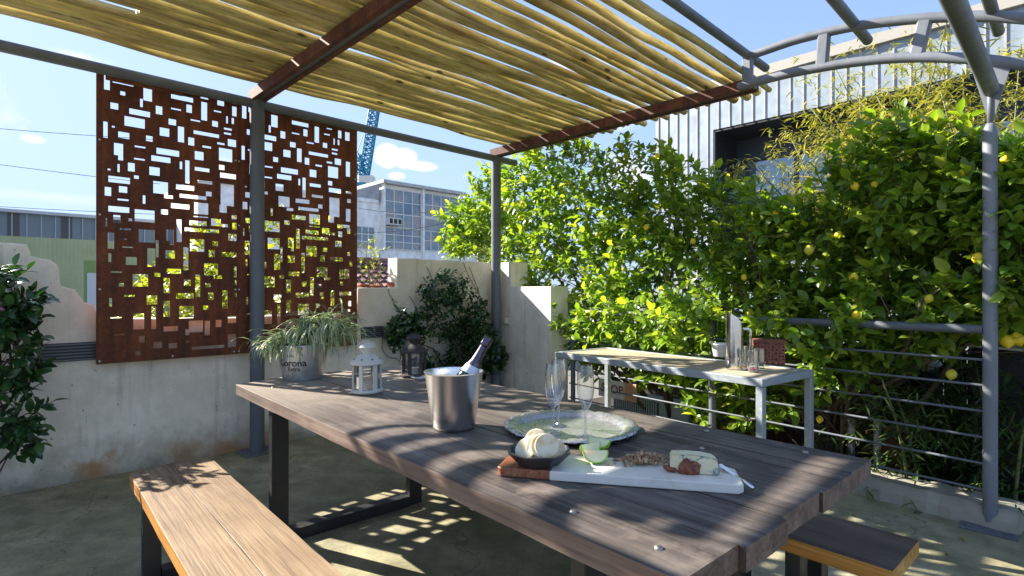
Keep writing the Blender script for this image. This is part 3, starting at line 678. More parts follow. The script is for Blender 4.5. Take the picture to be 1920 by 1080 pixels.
for i in range(nb):
    x0 = s_ + (SL - 2 * s_) * i / nb; b.bbox(x0 + .002, x0 + (SL - 2 * s_) / nb - .002, s_ + .002, SW - s_ - .002, SZ - .025, SZ - .004 + random.uniform(0, .002))
b.build('table_top', MT['slab'], ST, world=False)
# ------------------------------------------------------------------ things on the side table
def disc_text(body, size, fn, material, parent, name='lettering', extr=.0006, bold=True):
    cu = bpy.data.curves.new(name, 'FONT'); cu.body = body; cu.size = size; cu.extrude = extr; cu.align_x = 'CENTER'; cu.align_y = 'CENTER'; cu.resolution_u = 4
    if bold: cu.offset = size * .018
    ob = bpy.data.objects.new('tmp', cu); COL.objects.link(ob); dg = bpy.context.evaluated_depsgraph_get(); dg.update()
    me = bpy.data.meshes.new_from_object(ob.evaluated_get(dg)); bpy.data.objects.remove(ob); me.name = name
    for v in me.vertices: v.co = fn(v.co.x, v.co.y, v.co.z)
    if parent is not None: me.transform(wm(parent).inverted())
    me.materials.clear(); me.materials.append(material); o = bpy.data.objects.new(name, me); COL.objects.link(o)
    if parent is not None: o.parent = parent
    return o
p = G(1377, 691, SZ); Hc = .355; vs = []; n_ = 32
t = thing('steel_pitcher', 'tall polished steel pitcher with a slanted mouth on the side table', 'pitcher', p)
b = MB(); rings = []
for r, z in ((.0, .004), (.048, .0), (.05, .01), (.05, .26)): rings.append((r, z))
prof_o = [(.050, 0.0), (.050, .2)]
vs = []; fs = []
for k, (r, zf) in enumerate(((.05, 0), (.05, .5), (.05, 1), (.0465, 1), (.0465, .05))):
    for j in range(n_):
        a = 2 * math.pi * j / n_; x, y = r * math.cos(a), r * math.sin(a); z = Hc * zf if zf < 1 else Hc - .07 * (x / .05 + 1) / 2 * 1.25
        if zf == .5: z = .14
        vs.append((x, y, z))
for k in range(4):
    for j in range(n_): fs.append((k * n_ + j, k * n_ + (j + 1) % n_, k * n_ + n_ + (j + 1) % n_, k * n_ + n_ + j))
fs += [tuple(range(n_))[::-1], tuple(4 * n_ + j for j in range(n_))]
MB().add(vs, fs).build('body', MT['chrome'], t, True, world=False, auto=40)
MB().tube([(.047, 0, .245), (.085, 0, .245), (.098, 0, .24), (.1, 0, .225), (.1, 0, .09)], .0085, 10).build('handle', MT['chrome'], t, True, world=False)
p = G(1352, 668, SZ); t = thing('white_tub', 'small white tub beside the steel pitcher on the side table', 'tub', p)
b = MB(); b.lathe([(0, .004), (.05, 0), (.053, .004), (.068, .085), (.072, .09), (.07, .094), (.064, .09), (.05, .02), (0, .018)], (0, 0, 0), 28); b.build('bowl', MT['wplain'], t, True, world=False, auto=40)
def tumbler(px, py, h, r, tint, lab):
    p = G(px, py, SZ); t = thing('tumbler', lab, 'glass', p, 0, 'coloured tumblers on the side table')
    MB().lathe([(0, .0), (r * .9, 0), (r * .92, .008), (r, h), (r - .003, h), (r * .92 - .003, .014), (0, .012)], (0, 0, 0), 24).build('cup', MT['glass'], t, True, world=False, auto=50)
    MB().lathe([(0, .0128), (r * .84, .0148), (r * .85, .024), (0, .024)], (0, 0, 0), 24).build('coloured_base', m_glass('tint_' + tint[0], tint[1], .1), t, True, world=False, auto=50)
tumbler(1391, 693, .125, .033, ('yellow', (1, .75, .02)), 'clear tumbler with a yellow base in front of the pitcher')
tumbler(1412, 697, .125, .033, ('pink', (.9, .08, .5)), 'clear tumbler with a pink base, nearest the table edge')
tumbler(1424, 690, .12, .033, ('green', (.05, .5, .3)), 'clear tumbler with a green base by the pierced box')
tumbler(1404, 683, .12, .033, ('clear', (.9, .9, .85)), 'clear tumbler behind the yellow and pink ones')
# pierced box
mb = m_rust('pierced_copper_box', (.10, .03, .02), (.25, .085, .055), (.36, .15, .1)); p = G(1440, 683, SZ)
bx_r = math.radians(-16); t = thing('pierced_box', 'brown pierced metal candle box at the right end of the side table', 'candle box', p + Vector((.03, .07, 0)), bx_r)
def pierced(L, Hh, nx, nz, fn, hs=.45):
    b = MB(); cx = L / nx; cz = Hh / nz
    for i in range(nx):
        for j in range(nz):
            x0, z0 = i * cx, j * cz; edge = i in (0,) and False
            off = (0 if j % 2 else .0); h = hs * min(cx, cz) / 2; mx, mz = x0 + cx / 2, z0 + cz / 2
            O = [(x0, z0), (x0 + cx, z0), (x0 + cx, z0 + cz), (x0, z0 + cz)]; I = [(mx, mz - h), (mx + h, mz), (mx, mz + h), (mx - h, mz)]
            if (i + j) % 3 == 2: I = [(mx + (q[0] - mx) * .45, mz + (q[1] - mz) * .45) for q in I]
            pts = [fn(*q) for q in O + I]; b.add(pts, [(0, 1, 4), (1, 5, 4), (1, 2, 5), (2, 6, 5), (2, 3, 6), (3, 7, 6), (3, 0, 7), (0, 4, 7)])
    return b
LX, LY, LZ = .19, .12, .155
for nm, L, fn in (('side_panel', LX, lambda x, z: (x - LX / 2, -LY / 2, z)), ('side_panel', LX, lambda x, z: (x - LX / 2, LY / 2, z)), ('side_panel', LY, lambda x, z: (LX / 2, x - LY / 2, z)), ('side_panel', LY, lambda x, z: (-LX / 2, x - LY / 2, z))):
    pierced(L, LZ - .012, 9 if L > .15 else 6, 7, fn, .7).build(nm, mb, t, world=False)
MB().cbox((0, 0, LZ - .005), (LX + .008, LY + .008, .012), .002).build('top_rim', mb, t, world=False); MB().box((0, 0, .0), (LX, LY, .006)).build('base', mb, t, world=False)
# ------------------------------------------------------------------ galvanised pot with trailing plant
p = G(568, 709, TZ); PT = thing('galvanised_pot', 'galvanised bucket planter printed with black lettering at the far end of the table', 'planter', p); hp = .205; r0, r1 = .115, .150
MB().lathe([(0, .004), (r0, 0), (r0 + .002, .006), (r1, hp), (r1 + .005, hp + .003), (r1 + .004, hp + .009), (r1 - .003, hp + .006), (r0 + .004, .02), (0, .02)], (0, 0, 0), 48).build('bucket', MT['zinc'], PT, True, world=False, auto=40)
MB().lathe([(0, hp - .03), (r1 - .008, hp - .035)], (0, 0, 0), 24).build('soil', bpy.data.materials['dark_soil'], PT, world=False)
fa = math.atan2(-p.y, -p.x) - math.radians(30)
def wrap(cx_ang, cz, tilt=.0):
    def f(x, y, z):
        z_ = cz + y; r = r0 + (r1 - r0) * z_ / hp + .0012 + z * .5; a = cx_ang + x / r; return Vector((r * math.cos(a), r * math.sin(a), z_)) + p
    return f
disc_text('Corona', .058, wrap(fa, .108), MT['ink'], PT, 'lettering'); disc_text('Extra', .036, wrap(fa + .1, .072), MT['ink'], PT, 'lettering')
b = MB()   # small crown mark
f = wrap(fa, .155)
for i in range(5):
    x = (i - 2) * .0085; b.add([f(x - .0035, -.006, 0), f(x + .0035, -.006, 0), f(x + .002 * (i - 2) * .6, .008 - .0015 * abs(i - 2), 0)], [(0, 1, 2)])
b.add([f(-.02, -.011, 0), f(.02, -.011, 0), f(.02, -.008, 0), f(-.02, -.008, 0)], [(0, 1, 2, 3)]); b.build('crown_mark', MT['ink'], PT)
P, D, U, Rn, Ln = [], [], [], [], []
strap_m = m_leaf('variegated_strap_leaf', (.16, .24, .11), (.34, .42, .24), (.66, .68, .48), .28, .45, (1.4, 1.5, .9), (.75, .74, .58))
PL = thing('trailing_plant', 'grey-green trailing spider plant spilling out of the galvanised bucket', 'plant', p + Vector((0, 0, hp - .03)))
bt = MB(); Vv = []; 
def strapleaf(b, base, az, L, w, rise, droop, rn):
    "one curved strap blade as a ribbon"
    k = 7; pts = []; d = Vector((math.cos(az), math.sin(az), 0)); pos_ = Vector(base); ang = rise
    for i in range(k + 1):
        pts.append(pos_.copy()); st = L / k; pos_ = pos_ + (d * math.cos(ang) + Vector((0, 0, math.sin(ang)))) * st; ang -= droop / k
    sd = d.cross(Vector((0, 0, 1))); n0 = len(b[0])
    for i, q in enumerate(pts):
        ww = w * (1 - (i / k) ** 2.2) * .5 + .0004; b[0].extend([q - sd * ww + Vector((0, 0, ww * .5)), q, q + sd * ww + Vector((0, 0, ww * .5))]); b[2].extend([rn] * 3)
    for i in range(k):
        a = n0 + 3 * i; b[1].extend([(a, a + 1, a + 4, a + 3), (a + 1, a + 2, a + 5, a + 4)])
def ribbons(name, B, material, parent):
    me = bpy.data.meshes.new(name); M = wm(parent).inverted(); me.from_pydata([tuple(M @ v) for v in B[0]], [], B[1]); at = me.attributes.new('rnd', 'FLOAT', 'POINT'); at.data.foreach_set('value', B[2])
    me.materials.append(material); me.polygons.foreach_set('use_smooth', [True] * len(me.polygons)); o = bpy.data.objects.new(name, me); COL.objects.link(o); o.parent = parent; return o
B = ([], [], [])
rim = p + Vector((0, 0, hp - .01))
for k in range(900):
    # crowns of the plant: over the rim at left, a big bush hanging to the right
    if k < 270: c = rim + Vector((random.gauss(-.09, .05), random.gauss(-.02, .06), random.uniform(-.02, .05))); az = random.gauss(math.pi * 1.05, 1.1); L = random.uniform(.10, .22); rise = random.uniform(.1, 1.2)
    else:
        s_ = random.random(); c = rim + Vector((-.02 + .24 * s_ + random.gauss(0, .035), random.gauss(-.01, .05), .03 + .09 * math.sin(s_ * 2.6) + random.gauss(0, .03))); az = random.choice([random.gauss(-.5, .8), random.uniform(0, 6.28)]); L = random.uniform(.12, .27); rise = random.uniform(0, 1.25)
    strapleaf(B, c, az, L, random.uniform(.007, .013), rise, random.uniform(1.6, 3.0), random.random())
for az, L, rise in ((1.2, .32, 1.35), (.2, .28, 1.0), (.4, .22, 1.5)): strapleaf(B, rim + Vector((.12, 0, .06)), az, L, .012, rise, 1.3, .6)
ribbons('leaves', B, strap_m, PL)
B = ([], [], [])
for k in range(26): strapleaf(B, rim + Vector((random.gauss(-.01, .03), random.gauss(.03, .03), .02)), random.gauss(1.2, .7), random.uniform(.14, .22), .006, random.uniform(.9, 1.4), random.uniform(.6, 1.5), .5)
ribbons('dry_leaves', B, m_leaf('dry_leaf', (.2, .13, .08), (.3, .2, .15), (.4, .28, .2), .2), PL)
# ------------------------------------------------------------------ lanterns
def lantern(px, py, sc, mt, lab, candle=True, z=TZ, rz=.35):
    t = thing('lantern', lab, 'lantern', G(px, py, z), rz, 'lanterns on the table'); K = lambda *a: tuple(q * sc for q in a)
    MB().lathe([(r * sc, z_ * sc) for r, z_ in ((0, .004), (.066, 0), (.078, .003), (.084, .010), (.084, .018), (.076, .022), (0, .022))], (0, 0, 0), 32).build('base', mt, t, True, world=False, auto=35)
    b = MB(); bb = MB(); n6 = 6
    for i in range(n6):
        a = 2 * math.pi * i / n6; q = Vector((math.cos(a) * .071, math.sin(a) * .071, 0)); b.box(Vector((q.x, q.y, .0875)) * sc, K(.009, .02, .131), rz=a)
    b.build('frame', mt, t, world=False)
    MB().lathe([(.066 * sc, .024 * sc), (.066 * sc, .150 * sc), (.064 * sc, .150 * sc), (.064 * sc, .024 * sc)], (0, 0, 0), 6, close=True, ph=0).build('glass_panes', MT['glass'], t, world=False)
    MB().lathe([(r * sc, z_ * sc) for r, z_ in ((.074, .152), (.086, .153), (.088, .158), (.086, .164), (.078, .172), (.066, .184), (.048, .196), (.030, .203), (.026, .206), (.026, .212), (.036, .226), (.046, .238), (.048, .242), (.044, .246), (.034, .256), (.018, .264), (0, .267))], (0, 0, 0), 36).build('roof', mt, t, True, world=False, auto=40)
    bd = MB()
    for i in range(8):
        a = 2 * math.pi * (i + .4) / 8; nrm = Vector((math.cos(a) * .75, math.sin(a) * .75, .66)).normalized(); c = Vector((.0705 * math.cos(a), .0705 * math.sin(a), .1815)) * sc
        bd.lathe([(0, .001), (.0045 * sc, .001), (.0045 * sc, -.001)], c, 8, nrm.to_track_quat('Z', 'Y').to_matrix())
    bd.build('vent_holes', MT['ink'], t, world=False)
    hd = []
    for i in range(13):
        a = math.pi * i / 12; hd.append((math.cos(a) * .047 * sc, 0, .24 * sc + math.sin(a) * .034 * sc))
    MB().tube(hd, .0022 * sc, 6).build('handle', mt, t, True, world=False)
    if candle: MB().lathe([(r * sc, z_ * sc) for r, z_ in ((0, .045), (.022, .047), (.0225, .056), (.027, .058), (.027, .03), (.024, .0225), (0, .0225))], (0, 0, 0), 20).build('candle', mat('candle_wax', (.8, .74, .6), .5, 0, Subsurface_Weight=.3), t, True, world=False, auto=40)
lantern(688, 736, 1.0, MT['white'], 'distressed white metal lantern with a candle, standing right of the bucket planter')
lantern(776, 706, 1.0, m_paint('black_lantern_paint', (.045, .035, .032), .6, (.12, .08, .06)), 'dark brown-black metal lantern in front of the climbing plant')
# small white dish
p = G(787, 711, TZ); tag(MB().lathe([(0, .002), (.03, 0), (.034, .003), (.055, .016), (.053, .018), (.03, .006), (0, .006)], (0, 0, 0), 28).build('saucer', MT['wplain'], None, True), 'small white saucer half hidden behind the ice bucket', 'saucer').location = p
# ------------------------------------------------------------------ ice bucket and bottle
p = G(851, 801, TZ); t = thing('ice_bucket', 'brushed steel ice bucket holding a dark wine bottle', 'ice bucket', p)
MB().lathe([(0, .003), (.078, 0), (.0825, .004), (.084, .012), (.1145, .216), (.1175, .219), (.1175, .2225), (.1135, .2225), (.1115, .216), (.081, .014), (0, .012)], (0, 0, 0), 64).build('pail', MT['steel'], t, True, world=False, auto=40)
for s_ in (1, -1):
    a = math.atan2(-p.y, -p.x) + (math.pi * .5 + .55) * s_; c = Vector((math.cos(a) * .1135, math.sin(a) * .1135, .195)); MB().cbox(c, (.006, .03, .018), .002, a).build('lug', MT['steel'], t, world=False)
b0 = p + Vector((-.035, .0, .035)); tip = PY(917, 632, p.y + .02); ax = (tip - b0); L = ax.length; ax.normalize(); q = ax.to_track_quat('Z', 'Y').to_matrix(); k = L / .32
t = thing('wine_bottle', 'dark sparkling wine bottle with purple foil neck leaning in the ice bucket', 'bottle', b0)
def bl_(name, prof, m_, n_=32): MB().lathe([(r * k * .92, z * k) for r, z in prof], (0, 0, 0), n_, q).build(name, m_, t, True, world=False, auto=45)
bl_('glass_body', [(0, .004), (.036, 0), (.042, .006), (.043, .02), (.043, .135), (.041, .155), (.035, .18), (.027, .205), (.0205, .225), (.0195, .23)], mat('dark_bottle_glass', (.006, .012, .01), .06, 0, Coat_Weight=.6))
foil = m_metal('purple_foil', (.10, .09, .13), .25, None, 12)
bl_('foil', [(.0215, .222), (.0185, .245), (.0165, .27), (.016, .283), (.0195, .286), (.0205, .292), (.0195, .298), (.0198, .306), (.018, .316), (.010, .3195), (0, .32)], foil)
bl_('neck_label', [(.0362, .178), (.0312, .196), (.0275, .207)], mat('pale_neck_label', (.72, .76, .82), .35))
bl_('neck_ring', [(.0272, .2075), (.0225, .2215)], mat('bronze_ring', (.12, .10, .12), .3, .7))
# ------------------------------------------------------------------ silver tray
p = G(1070, 806, TZ); t = thing('serving_tray', 'round tarnished silver tray with an embossed scalloped rim under the glasses', 'tray', p)
vs = []; fs = []; n_ = 144; prf = [(0, .004), (.11, .004), (.185, .0045), (.198, .008), (.206, .017), (.224, .021), (.240, .024), (.2515, .021), (.254, .016), (.238, .013), (.205, .006), (.19, .0), (0, .0)]
ring_ix = []
for i, (r, z) in enumerate(prf):
    if r == 0: ring_ix.append([len(vs)]); vs.append((0, 0, z)); continue
    ix = []
    for j in range(n_):
        a = 2 * math.pi * j / n_; sc = abs(math.sin(a * 9)); f = max(0, (r - .2) / .05)
        rr = r * (1 + .022 * f * sc); zz = z + f * (.003 * sc + .0022 * math.sin(a * 36 + i * 1.7) + .0015 * math.sin(a * 61 + i))
        ix.append(len(vs)); vs.append((rr * math.cos(a), rr * math.sin(a), zz))
    ring_ix.append(ix)
for a, b_ in zip(ring_ix, ring_ix[1:]):
    for j in range(n_):
        k2 = (j + 1) % n_
        if len(a) == 1: fs.append((a[0], b_[k2], b_[j]))
        elif len(b_) == 1: fs.append((a[j], a[k2], b_[0]))
        else: fs.append((a[j], a[k2], b_[k2], b_[j]))
mtr = m_metal('engraved_silver', (.56, .57, .57), .27, None, 40); mtr.node_tree.nodes['Principled BSDF'].inputs['Metallic'].default_value = .75; nt = N(mtr); vv = nt.coords(); e = nt.noise(vv, 38, 3, .7); nt.bump(e, .2, .002)
MB().add(vs, fs).build('plate', mtr, t, True, world=False)
t['label'] = 'round tarnished silver tray with an embossed scalloped rim under the glasses'
# ------------------------------------------------------------------ flutes
fprof = [(0, .0), (.033, 0), (.0335, .0015), (.030, .003), (.012, .006), (.005, .012), (.0038, .03), (.0038, .085), (.0055, .095), (.012, .105), (.021, .122), (.0285, .15), (.0315, .18), (.031, .21), (.0285, .24), (.0262, .262)]
fl0 = None
for px, py, lab in ((1037, 813, 'tall clear champagne flute at the left front of the silver tray'), (1047, 799, 'tall clear champagne flute at the left rear of the silver tray'), (1098, 819, 'tall clear champagne flute standing alone on the right of the silver tray')):
    q = G(px, py, TZ + .0045); 
    if fl0 is None: fl0 = MB().lathe(fprof, (0, 0, 0), 40).build('champagne_flute', MT['glass'], None, True); o = fl0
    else: o = fl0.copy(); COL.objects.link(o)
    o.location = q; tag(o, lab, 'glass', 'champagne flutes on the silver tray')
# ------------------------------------------------------------------ serving board and food
bo = G(931, 893, TZ + .001); be = G(1396, 928, TZ + .001); bd = (be - bo); BL = bd.length; BR = math.atan2(bd.y, bd.x); BZ = .026; BWd = .165
marble = mat('white_marble', (.74, .70, .61), .25); nm = N(marble); q = nm.noise(nm.coords(), 7, 6, .7, 1.5); nm.col(nm.ramp(q, [(.3, (.56, .48, .37)), (.42, (.76, .71, .62)), (.7, (.82, .78, .70))]))
BO = thing('serving_board', 'long white marble serving board with a reddish wooden left end', 'serving board', bo, BR)
def bdp(x, y, z=BZ): return Matrix.Rotation(BR, 3, 'Z') @ Vector((x, y, z)) + bo
wpoly = [(0, .012), (.012, 0), (.155, .0), (.155, BWd), (.035, BWd + .0), (.008, BWd - .02)]
def bevelprism(poly, z0, z1, c=.003):
    cx = sum(q[0] for q in poly) / len(poly); cy = sum(q[1] for q in poly) / len(poly); b = MB(); n1 = len(poly)
    sh = [(cx + (x - cx) * (1 - c / max(.01, math.hypot(x - cx, y - cy))), cy + (y - cy) * (1 - c / max(.01, math.hypot(x - cx, y - cy)))) for x, y in poly]
    vs = [(x, y, z0) for x, y in sh] + [(x, y, z0 + c) for x, y in poly] + [(x, y, z1 - c) for x, y in poly] + [(x, y, z1) for x, y in sh]; fs = [tuple(range(n1))[::-1], tuple(range(3 * n1, 4 * n1))]
    for k_ in range(3): fs += [(k_ * n1 + i, k_ * n1 + (i + 1) % n1, k_ * n1 + n1 + (i + 1) % n1, k_ * n1 + n1 + i) for i in range(n1)]
    return b.add(vs, fs)
bevelprism(wpoly, 0, BZ).build('wooden_end', m_wood('acacia', (.16, .045, .02), (.30, .10, .045), (.45, .2, .1), 'y', .4, 1.4), BO, world=False)
bevelprism([(.1555, 0), (BL - .012, 0), (BL, .012), (BL - .0, BWd * .8), (BL - .03, BWd), (.1555, BWd)], 0, BZ).build('marble_slab', marble, BO, world=False)
def onb(px, py, z=TZ + .001 + BZ): return G(px, py, z)
# bowl
q = onb(1010, 869); t = thing('cracker_bowl', 'small faceted matt black bowl holding round crackers', 'bowl', q, .2)
rb = .062; rt_ = .098
MB().lathe([(0, 0), (rb * .9, 0), (rb, .003), (rt_, .04), (rt_, .043), (rt_ - .007, .043), (rb, .010), (0, .008)], (0, 0, 0), 8, ph=.2).build('shell', mat('matt_black_ceramic', (.03, .032, .038), .38), t, world=False)
cr = mat('cracker', (.7, .58, .4), .8); ncr = N(cr); e = ncr.noise(ncr.coords(), 24, 4, .6); ncr.col(ncr.ramp(e, [(.32, (.60, .42, .2)), (.5, (.76, .65, .45)), (.7, (.84, .77, .6))])); ncr.bump(e, .4, .002)
lab_c = ['round cracker facing front at the right of the bowl', 'round cracker just behind the front one', 'round cracker third from the front of the stack', 'round cracker fourth from the front of the stack', 'round cracker leaning at the left of the bowl', 'round cracker propped at the far left rim of the bowl', 'round cracker standing highest at the back of the bowl', 'round cracker tucked at the right rim of the bowl']
cpos = [(1025, 836, 0, .32, .0), (1017, 836, .012, .28, .2), (1009, 838, .022, .2, .35), (1002, 838, .032, .1, .45), (992, 840, .036, -.1, .9), (985, 843, .03, -.3, 1.1), (1006, 826, .05, .0, .3), (1041, 846, .02, .5, -.5)]
for i, (px, py, dy, tilt, yaw) in enumerate(cpos):
    c = PY(px, py, q.y - .035 + dy); M = Matrix.Rotation(yaw * -.6, 3, 'Z') @ Matrix.Rotation(math.radians(62) + tilt * .2, 3, 'X')
    b = MB(); prf = [(0, .0028), (.026, .0034), (.033, .003), (.0355, .0012), (.0355, -.0012), (.033, -.003), (0, -.0028)]; b.lathe(prf, (0, 0, 0), 28, M); o = b.build('cracker', cr, None, True, auto=30); o.location = c
    tag(o, lab_c[i], 'cracker', 'round crackers in the black bowl')
# apple
ask = mat('apple_skin', (.30, .50, .04), .25, 0, Subsurface_Weight=.1); afl = mat('apple_flesh', (.78, .74, .44), .45, 0, Subsurface_Weight=.25)
def wedge(px, py, yaw, roll, lab, r=.036, hgt=.0, tw=1.15):
    c = onb(px, py); t = thing('apple_slice', lab, 'apple slice', c + Vector((0, 0, hgt)), yaw, 'green apple slices on the board'); M = Matrix.Rotation(roll, 3, 'X'); n1 = 14; sk = MB(); fv = []
    vs = []
    for i in range(n1 + 1):
        th = math.pi * i / n1
        for j in range(7):
            ph = -tw / 2 + tw * j / 6 + math.pi / 2; s__ = math.sin(th) ** .85
            vs.append(M @ Vector((math.cos(th) * r * 1.05, math.cos(ph) * r * s__, math.sin(ph) * r * s__ - r * .5)))
    fs = [(i * 7 + j, i * 7 + j + 1, i * 7 + 8 + j, i * 7 + 7 + j) for i in range(n1) for j in range(6)]; sk.add(vs, fs)
    for side in (0, 6):
        rm = [vs[i * 7 + side] for i in range(n1 + 1)]; c_ = M @ Vector((0, 0, -r * .5)); ins = [c_ + (q_ - c_) * .9 for q_ in rm]; sk.add(rm + ins, [(i, i + 1, n1 + 2 + i, n1 + 1 + i) for i in range(n1)])
    sk.build('skin', ask, t, True, world=False)
    b = MB()
    for side in (0, 6):
        cc = M @ Vector((0, 0, -r * .5)); rim_ = [cc + (vs[i * 7 + side] - cc) * .9 for i in range(n1 + 1)]; core = len(rim_); b.add(rim_ + [cc], [(i, i + 1, core) for i in range(n1)] + [(0, core, n1)] if False else [(i, i + 1, core) for i in range(n1)])
    b.build('flesh', afl, t, world=False)
wedge(1116, 868, .12, 3.35, 'green apple slice with its pale cut face turned to the front', .037, .020, 1.3)
wedge(1106, 860, .5, 3.3, 'green apple slice behind the front slice, tilted up', .036, .030, 1.0)
wedge(1122, 852, -.6, 2.7, 'green apple slice lying at the back with its skin towards the glasses', .037, .032, .8)
# walnuts
b = MB(); q = onb(1207, 869)
for i in range(190):
    rr = abs(random.gauss(0, .024)); a = random.uniform(0, 6.28); hh = max(0, .026 * (1 - (rr / .055) ** 2)) * random.uniform(.3, 1.0)
    b.blob(q + Vector((math.cos(a) * rr * 1.45, math.sin(a) * rr * .8, hh + .004)), random.uniform(.004, .0075), (1.4, .9, .75), 7, .4, Matrix.Rotation(random.uniform(0, 6), 3, Vector((random.random(), random.random(), random.random())).normalized()))
wn = mat('walnut_pieces', (.33, .2, .1), .6); nw = N(wn); e = nw.noise(nw.coords(), 90, 4, .7); nw.col(nw.ramp(e, [(.35, (.14, .07, .03)), (.5, (.36, .21, .11)), (.65, (.56, .40, .25))])); nw.bump(e, .7, .003)
tag(b.build('chopped_walnuts', wn, None), 'small heap of chopped walnuts in the middle of the board', 'walnuts', kind='stuff')
# dates
dm = mat('dried_date', (.16, .04, .02), .28); nd = N(dm); e = nd.noise(nd.coords(), 70, 4, .65); nd.col(nd.ramp(e, [(.35, (.07, .018, .01)), (.6, (.26, .07, .025)), (.7, (.40, .15, .06))])); nd.bump(e, .8, .004)
for px, py, s3, yw, hz, lab in ((1262, 884, (1.5, .8, .5), .2, .008, 'flat dark dried date at the left of the date pile'), (1270, 880, (.7, .7, 1.5), 0, .022, 'upright wrinkled dried date in the pile'), (1284, 888, (.8, .7, 1.3), .5, .02, 'middle dried date leaning in the pile'), (1299, 889, (1.3, .7, 1.0), -.5, .016, 'reddish dried date at the right end of the pile')):
    c = onb(px, py) + Vector((0, 0, hz)); tag(MB().blob(c, .0195, s3, 12, .14, Matrix.Rotation(yw, 3, 'Y')).build('dried_date', dm, None, True), lab, 'date', 'dried dates on the board')
# cheese : half round wedge
ch = mat('blue_cheese', (.76, .70, .50), .55, 0, Subsurface_Weight=.2); nc = N(ch); v = nc.coords(); e = nc.noise(v, 34, 6, .75, 1.6); e2 = nc.noise(v, 14, 3, .6)
veins = nc.math('MULTIPLY', nc.ramp(e, [(.44, 0.0), (.52, 1.0)]), nc.ramp(e2, [(.46, 0.0), (.54, 1.0)])); nc.col(nc.mix(veins, nc.ramp(e2, [(.3, (.74, .62, .36)), (.7, (.82, .76, .56))]), (.13, .19, .21))); nc.bump(e, .5, .003)
q = onb(1301, 889); cl = .078
t = thing('blue_cheese', 'wedge of blue veined cheese standing at the right end of the board', 'cheese', q, -.22)
prof_c = [(-.064, .002), (-.064, .040), (-.060, .049), (-.02, .0515), (.02, .0505), (.05, .046), (.062, .039), (.0655, .028), (.0655, .002)]
b = MB(); nC = len(prof_c); b.add([(x, 0, z) for x, z in prof_c] + [(x * .97, .045, z) for x, z in prof_c], [tuple(range(nC)), tuple(range(nC, 2 * nC))[::-1]] + [(i, (i + 1) % nC, nC + (i + 1) % nC, nC + i) for i in range(nC)])
b.build('paste', ch, t, world=False)
b = MB(); prr = [(x * 1.012 + .001, z + .0012) for x, z in prof_c[1:]]
b.add([(x, .0008, z) for x, z in prr] + [(x * .97, .046, z) for x, z in prr], [(i, i + 1, len(prr) + i + 1, len(prr) + i) for i in range(len(prr) - 1)]); b.build('rind', mat('cheese_rind', (.72, .64, .42), .6), t, True, world=False)
# knife resting on the board edge
k0, k1 = PY(1349, 879, onb(1349, 879).y), G(1412, 916, TZ + .012); k0.z = TZ + .040; d = (k1 - k0); L = d.length; d.normalize(); sd = d.cross(Vector((0, 0, 1))).normalized(); up2 = sd.cross(d)
t = thing('cheese_knife', 'small steel cheese knife propped on the right end of the board', 'knife', k0)
b = MB(); pts = [(0, -.008, 0), (.0, .008, 0), (.45, .007, 0), (.5, .004, 0), (1.0, .006, 0), (1.02, 0, 0), (1.0, -.006, 0), (.5, -.004, 0), (.45, -.007, 0)]
poly = [(a * L, b_) for a, b_, _ in pts]; b.prism(poly[:4] + poly[7:], -.001, .001, lambda x, y, z: k0 + d * x + sd * y + up2 * z); b.build('blade', MT['chrome'], t)
b = MB().tube([k0 + d * L * .5, k0 + d * L * .75 + up2 * .002, k0 + d * L], [.0035, .005, .0055], 10); b.build('handle', MT['chrome'], t, True)
# ------------------------------------------------------------------ plants
lemon_leaf = m_leaf('lemon_leaf', (.055, .125, .018), (.18, .295, .038), (.38, .44, .06), .45, .30, (2.0, 1.95, .5), (.36, .40, .05))
def interp(pts, x):
    for (a, b), (c, d) in zip(pts, pts[1:]):
        if a <= x <= c: return b + (d - b) * (x - a) / (c - a)
    return pts[0][1] if x < pts[0][0] else pts[-1][1]
top = [(855, 420), (870, 395), (890, 400), (905, 372), (935, 330), (985, 300), (1040, 268), (1100, 262), (1140, 300), (1175, 285), (1225, 275), (1290, 305), (1340, 340), (1380, 335), (1420, 362), (1450, 390), (1510, 400), (1555, 375), (1580, 320), (1620, 270), (1690, 245), (1800, 255), (1930, 300), (2100, 330)]
bot = [(855, 470), (890, 480), (935, 500), (985, 590), (1060, 650), (1090, 760), (1300, 800), (1420, 800), (1500, 780), (1560, 745), (1640, 715), (1700, 680), (1900, 620), (2100, 620)]
def railtree(x0, x1, nspray, seedv, gapk=.42):
    random.seed(seedv); cs, os_ = [], []; tries = 0
    from mathutils import noise as mn
    while len(cs) < nspray and tries < nspray * 12:
        tries += 1; px = random.uniform(x0, x1); dm = random.random() ** 1.5; d = .12 + 1.0 * dm
        yt, yb = interp(top, px), interp(bot, px); f = random.random(); py = yt + (yb - yt) * f
        u0, zt = on_rail(px, py, .45); 
        c = R(u0, d, zt + random.gauss(0, .03) - .0)
        if f < .12 and d > .75: continue
        if 1085 < px < 1300 and py > 688: continue
        nz_ = mn.noise(c * 1.9) + .5 * mn.noise(c * 4.3)
        if nz_ < -gapk: continue
        if d < .22 and zt < 1.2 and random.random() < .5: continue
        cs.append(c); out_ = Vector((-RN.x * (1 - dm * .7), -RN.y * (1 - dm * .7), .45 if f < .25 else .15)); os_.append(out_)
    return cs, os_
